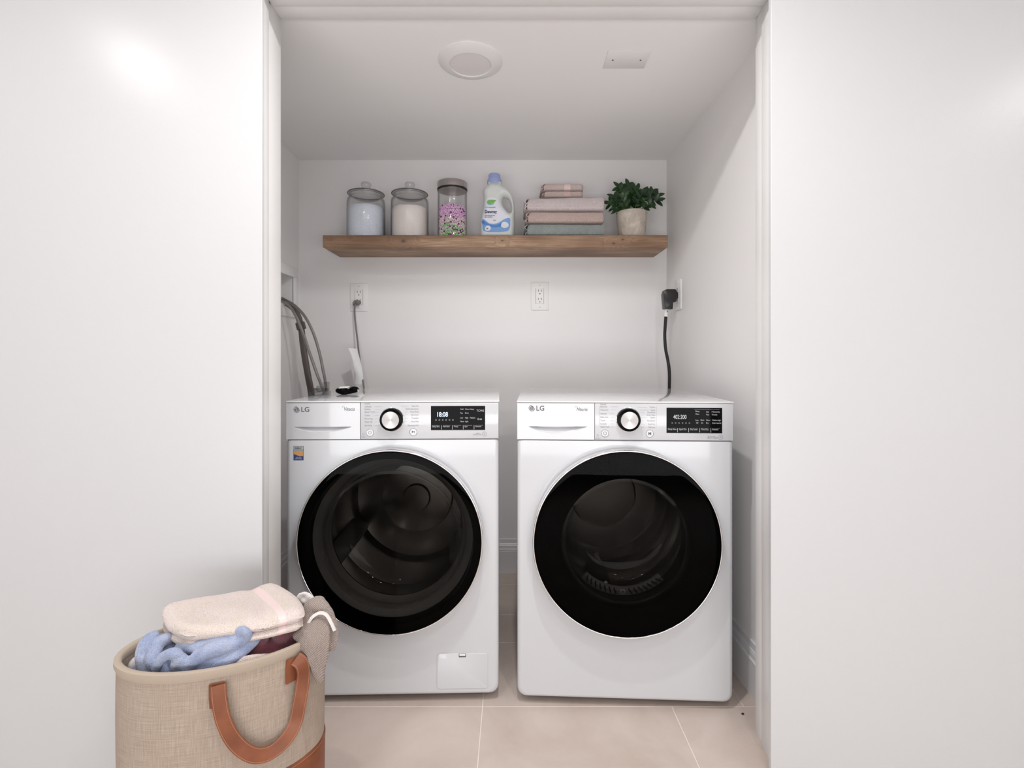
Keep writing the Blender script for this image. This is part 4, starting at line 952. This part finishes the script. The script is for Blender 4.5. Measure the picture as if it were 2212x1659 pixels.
for f in bm.faces:
    ii = [idx[l.vert] for l in f.loops]; wrap = max(ii)-min(ii) > n/2
    for l, i in zip(f.loops, ii): l[uvl].uv = ((i+(n if wrap and i < n/2 else 0))/n*per, l.vert.co.z)
loc(finish('body', bm, M['linen'], t, ang=50))
bm = bmesh.new(); rr = []
for i in range(n+1):
    a = 2*PI*i/n; rr.append([bagp(a, RZ-.013, .0008), bagp(a, RZ-.005, .0038), bagp(a, RZ+.0035, .0035), bagp(a, RZ+.0055, -.002), bagp(a, RZ+.003, -.0075), bagp(a, RZ-.006, -.0085), bagp(a, RZ-.013, -.006)])
ring_loft(bm, [list(r) for r in rr], True); bmesh.ops.remove_doubles(bm, verts=bm.verts, dist=.00005); loc(finish('rim_hem', bm, M['hem'], t, ang=60))
bm = bmesh.new(); LZ = .212
ring_loft(bm, [[bagp(2*PI*i/n, z_, o_) for i in range(n)] for z_, o_ in ((.0, .0005), (.0, .002), (LZ*.5, .002), (LZ-.001, .002), (LZ, .0012), (LZ, .0))], True); lb_ = loc(finish('leather_base', bm, M['leather'], t, ang=50))
bm = bmesh.new(); ring_loft(bm, [[bagp(2*PI*i/n, LZ-.005+dz, .0024+o_) for i in range(n)] for dz, o_ in ((-.0006, 0), (0, .0006), (.0006, 0))], True); finish('stitching', bm, M['stitch'], lb_)
# front handle: hangs in a loop from two stitched tabs
def handle(path, tabs, nm='handle'):
    P, Nn = [], []
    for p, nn in path: P.append(p); Nn.append(nn)
    Pc = catmull(P, 8); Nc = catmull(Nn, 8); bm = bmesh.new(); ribbon(bm, Pc, Nc, .024, .0030); h = loc(finish(nm, bm, M['leather'], t, ang=50))
    bm = bmesh.new()
    for s in (-1, 1):
        pts = []
        for i, p in enumerate(Pc):
            T = (Pc[min(i+1, len(Pc)-1)]-Pc[max(i-1, 0)]).normalized(); nn = Nc[i].normalized(); sd = T.cross(nn).normalized(); nn = sd.cross(T).normalized(); pts.append(p+sd*s*.0098+nn*.0017)
        ribbon(bm, pts, Nc, .0008, .0003)
    finish('stitching', bm, M['stitch'], h)
    for a in tabs:
        bm = bmesh.new(); ribbon(bm, [q[0] for q in a], [q[1] for q in a], .024, .003); finish('tab', bm, M['leather'], h)
def bn(t_): n_ = U*math.cos(t_)/A_+Vv*math.sin(t_)/B_; return n_.normalized()
def hp(px, py, off, mixn=0):
    p, t_ = bagpx(px, py, off); n_ = bn(t_); return (p, n_)
tl = bagt(485); tr = bagt(634); nl, nr = bn(tl), bn(tr)
path = [hp(474, 1474, .0085), hp(476, 1500, .011), hp(482, 1530, .013), hp(491, 1557, .015), hp(505, 1583, .016), hp(525, 1605, .017), hp(550, 1617, .018), hp(575, 1614, .018), hp(599, 1597, .018), hp(619, 1572, .018), hp(630, 1545, .018), hp(635, 1515, .018), hp(641, 1480, .018), hp(645, 1445, .017), hp(642, 1426, .014), hp(635, 1419, .007)]
# loop bottom: the strap twists a little so its face tips upwards
for i in range(len(path)):
    if 4 <= i <= 10: path[i] = (path[i][0], (path[i][1]+Vector((0, 0, .35))).normalized())
    if i >= 8: path[i] = (path[i][0], (path[i][1]-U*.55*min(1, (i-7)/2)*(1 if i < 13 else .4)).normalized())
handle(path, [[hp(469, 1474, .0035), hp(469, 1500, .0035), hp(471, 1524, .0035)], [hp(631, 1420, .0035), hp(629, 1445, .0035), hp(629, 1470, .0035)]])
# rear handle, mostly hidden behind the bag
def hb(frac, z_, off): a = frac*PI; return (bagp(a, z_, off), bn(a))
handle([hb(.38, .40, .006), hb(.38, .34, .010), hb(.42, .25, .014), hb(.5, .21, .015), hb(.58, .25, .014), hb(.62, .34, .010), hb(.62, .40, .006)], [[hb(.38, .40, .003), hb(.38, .355, .003)], [hb(.62, .40, .003), hb(.62, .355, .003)]])

# ------------------------------------------------------------------ laundry
def remeshed(name, bm, m, label, cat, group, vox=.0035, sm=3, parent=None, disp=None):
    o = finish(name, bm, m, parent, ang=180)
    r = o.modifiers.new('remesh', 'REMESH'); r.mode = 'VOXEL'; r.voxel_size = vox; r.use_smooth_shade = True
    s = o.modifiers.new('smooth', 'SMOOTH'); s.factor = .5; s.iterations = sm
    if disp:
        tx = bpy.data.textures.new(name, 'CLOUDS'); tx.noise_scale = disp[1]; d = o.modifiers.new('folds', 'DISPLACE'); d.texture = tx; d.strength = disp[0]; d.mid_level = .5; d.texture_coords = 'OBJECT' if False else 'LOCAL'
    if label: tag(o, label, cat, group)
    return o
LG_ = 'laundry heaped in the linen bag'
def fold(bm, pts, r, flat=.75, n=14): tube(bm, pts, r, n, 8, flat)
def taper(r, e=.35): return lambda s: r*(e+(1-e)*math.sin(PI*min(.999, max(.001, s)))**.5)
# blue towel
bm = bmesh.new()
blob(bm, at(425, 1430, .955), (.120, .060, .040), .25, -.10)
blob(bm, at(352, 1412, .94), (.042, .040, .036), .2)
fold(bm, [at(345, 1372, .93), at(318, 1392, .915), at(312, 1425, .905), at(325, 1450, .90)], taper(.016, .6))
fold(bm, [at(372, 1376, .93), at(338, 1395, .905), at(333, 1430, .895), at(345, 1460, .90)], taper(.014, .6))
fold(bm, [at(335, 1450, .885), at(352, 1420, .88), at(378, 1412, .88), at(392, 1430, .885), at(400, 1455, .89)], taper(.010, .7))
fold(bm, [at(375, 1450, .888), at(388, 1424, .883), at(402, 1440, .886), at(408, 1462, .89)], taper(.011, .7))
fold(bm, [at(400, 1452, .89), at(430, 1418, .888), at(470, 1400, .895), at(510, 1388, .91), at(556, 1364, .93)], taper(.014, .5))
fold(bm, [at(410, 1460, .90), at(445, 1440, .893), at(490, 1428, .90), at(525, 1405, .915), at(560, 1372, .935)], taper(.0125, .5))
fold(bm, [at(380, 1400, .91), at(430, 1398, .905), at(480, 1384, .91), at(525, 1372, .92)], taper(.013, .5))
fold(bm, [at(505, 1368, .915), at(522, 1361, .91), at(534, 1368, .912), at(530, 1380, .915), at(516, 1382, .918)], taper(.0085, .8))
remeshed('blue_towel', bm, M['b_blue'], 'crumpled light blue terry towel heaped at the front of the laundry bag', 'towel', LG_, .0026, 1, disp=(.003, .02))
# maroon towel
bm = bmesh.new()
blob(bm, at(590, 1404, .99), (.062, .050, .040), .4, -.1); blob(bm, at(596, 1388, .965), (.03, .02, .022)); blob(bm, at(630, 1380, .98), (.024, .02, .022))
fold(bm, [at(505, 1428, .93), at(545, 1412, .935), at(590, 1398, .95), at(640, 1372, .985)], taper(.011, .6))
fold(bm, [at(520, 1438, .93), at(565, 1424, .935), at(610, 1408, .955), at(648, 1388, .985)], taper(.010, .6))
fold(bm, [at(560, 1392, .945), at(572, 1366, .94), at(596, 1356, .945), at(606, 1376, .955), at(608, 1395, .96)], taper(.015, .6))
fold(bm, [at(600, 1385, .965), at(618, 1362, .965), at(640, 1356, .975), at(652, 1375, .985)], taper(.014, .6))
remeshed('maroon_towel', bm, M['b_maroon'], 'dark maroon towel folded at the right of the blue one in the bag', 'towel', LG_, .003, 2, disp=(.003, .03))
# beige cloth peeking under the maroon towel and a mauve one at the far left
bm = bmesh.new(); fold(bm, [at(480, 1440, .905), at(510, 1432, .905), at(545, 1424, .915), at(590, 1418, .935)], taper(.009, .5)); remeshed('beige_cloth', bm, M['b_pink'], 'sliver of beige cloth under the maroon towel at the bag rim', 'cloth', LG_, .003, 2)
bm = bmesh.new(); blob(bm, at(300, 1432, .94), (.016, .020, .014));  remeshed('mauve_cloth', bm, M['b_white'], 'bit of pale mauve cloth at the left inside the bag', 'cloth', LG_, .003, 2)
# pale pink folded towel on top
def slab(name, t, corners, thk, dz, shr, seed, mi_band):
    NL, NR, FR, FL = corners; ce = (NL+NR+FR+FL)/4; NL, NR, FR, FL = [ce+(p-ce)*shr for p in (NL, NR, FR, FL)]
    nu, nv = 84, 52; bm = bmesh.new(); top = {}; bot = {}
    def S(u, v, h):
        p = NL.lerp(NR, u).lerp(FL.lerp(FR, u), v); return p+Vector((0, 0, h+dz))
    def warp(k): return math.sin((k-.5)*PI)*.5+.5
    for i in range(nu+1):
        for j in range(nv+1):
            x, y = 2*warp(i/nu)-1, 2*warp(j/nv)-1
            k_ = 1-.15*(x*x*y*y)-.02*noise.noise(Vector((x*2, y*2, seed))); uu, vv = (x*k_+1)/2, (y*k_+1)/2
            rx = max(0, (abs(x)-.80)/.20); ry = max(0, (abs(y)-.66)/.34); q = min(1, (rx**2+ry**2)**.5 if rx and ry else max(rx, ry)); e = math.sqrt(max(0, 1-q*q))
            wav = .005*noise.noise(Vector((uu*3.0, vv*2.2, 2+seed)))-.0045*math.exp(-((uu-.62-.12*vv)**2)/.004)*(1 if seed == 1 else 0)+.006*math.exp(-((uu-.9)**2)/.012)*vv
            top[i, j] = bm.verts.new(S(uu, vv, thk*.5*e+wav))
            bot[i, j] = top[i, j] if i in (0, nu) or j in (0, nv) else bm.verts.new(S(uu, vv, -thk*.5*e+wav*.3))
    def band(i): return mi_band and .735 < warp((i+.5)/nu) < .80
    for i in range(nu):
        for j in range(nv):
            f = bm.faces.new((top[i, j], top[i+1, j], top[i+1, j+1], top[i, j+1])); f.material_index = 1 if band(i) else 0
            q = list(dict.fromkeys((bot[i, j], bot[i, j+1], bot[i+1, j+1], bot[i+1, j])))
            if len(q) > 2:
                try: f = bm.faces.new(q); f.material_index = 1 if band(i) else 0
                except ValueError: pass
    return finish(name, bm, None, t, ang=180, mats=[M['b_pink'], M['band']])
def top_towel():
    t = thing('pink_towel', 'pale pink folded terry towel lying on top of the laundry', 'towel', (0, 0, 0), 0, LG_)
    cs = (at(386, 1394, .885), at(684, 1342, .94), at(606, 1270, 1.09), at(330, 1322, .985))
    slab('upper_fold', t, cs, .026, .006, 1.0, 1, True); slab('lower_fold', t, cs, .022, -.012, .985, 5, True)
top_towel()
# taupe towel draped over the right of the rim
bm = bmesh.new()
blob(bm, at(678, 1345, 1.0), (.028, .030, .036))
fold(bm, [at(652, 1368, .995), at(664, 1330, .995), at(684, 1306, .995), at(702, 1326, .99), at(714, 1362, .98), at(706, 1402, .972)], lambda q: .018-.004*q, .9)
fold(bm, [at(682, 1338, .985), at(674, 1372, .960), at(678, 1402, .953), at(685, 1436, .953), at(691, 1474, .957)], lambda q: .034*(1-.80*q**1.6), .42, 18)
fold(bm, [at(640, 1378, .965), at(656, 1366, .958), at(668, 1380, .950), at(676, 1410, .948), at(684, 1440, .951)], lambda q: .010-.003*q, .7)
fold(bm, [at(700, 1345, .975), at(702, 1385, .955), at(700, 1420, .952), at(694, 1455, .955)], lambda q: .011-.005*q, .7)
fold(bm, [at(704, 1330, .985), at(719, 1358, .975), at(724, 1376, .972), at(716, 1404, .970)], lambda q: .010-.004*q, .6)
tt_ = remeshed('taupe_towel', bm, M['b_taupe'], 'taupe waffle towel draped over the right rim of the bag', 'towel', LG_, .0026, 1, disp=(.004, .018))
P = catmull([at(664, 1352, .968), at(674, 1334, .968), at(690, 1324, .970), at(705, 1328, .968), at(716, 1346, .966), at(723, 1362, .966)], 6)
bm = bmesh.new(); ribbon(bm, P, [Vector((0, -1, .25))]*len(P), .0055, .0035); finish('hem', bm, M['b_white'], tt_)['label'] = 'white towel hem'
bm = bmesh.new()
fold(bm, [at(640, 1302, 1.03), at(650, 1290, 1.03), at(664, 1290, 1.03), at(682, 1306, 1.025)], .009, .6); blob(bm, at(658, 1300, 1.03), (.011, .008, .010))
remeshed('white_cloth', bm, M['b_white'], 'white cloth edge peeking out beside the taupe towel', 'cloth', LG_, .0025, 1, disp=(.008, .016))
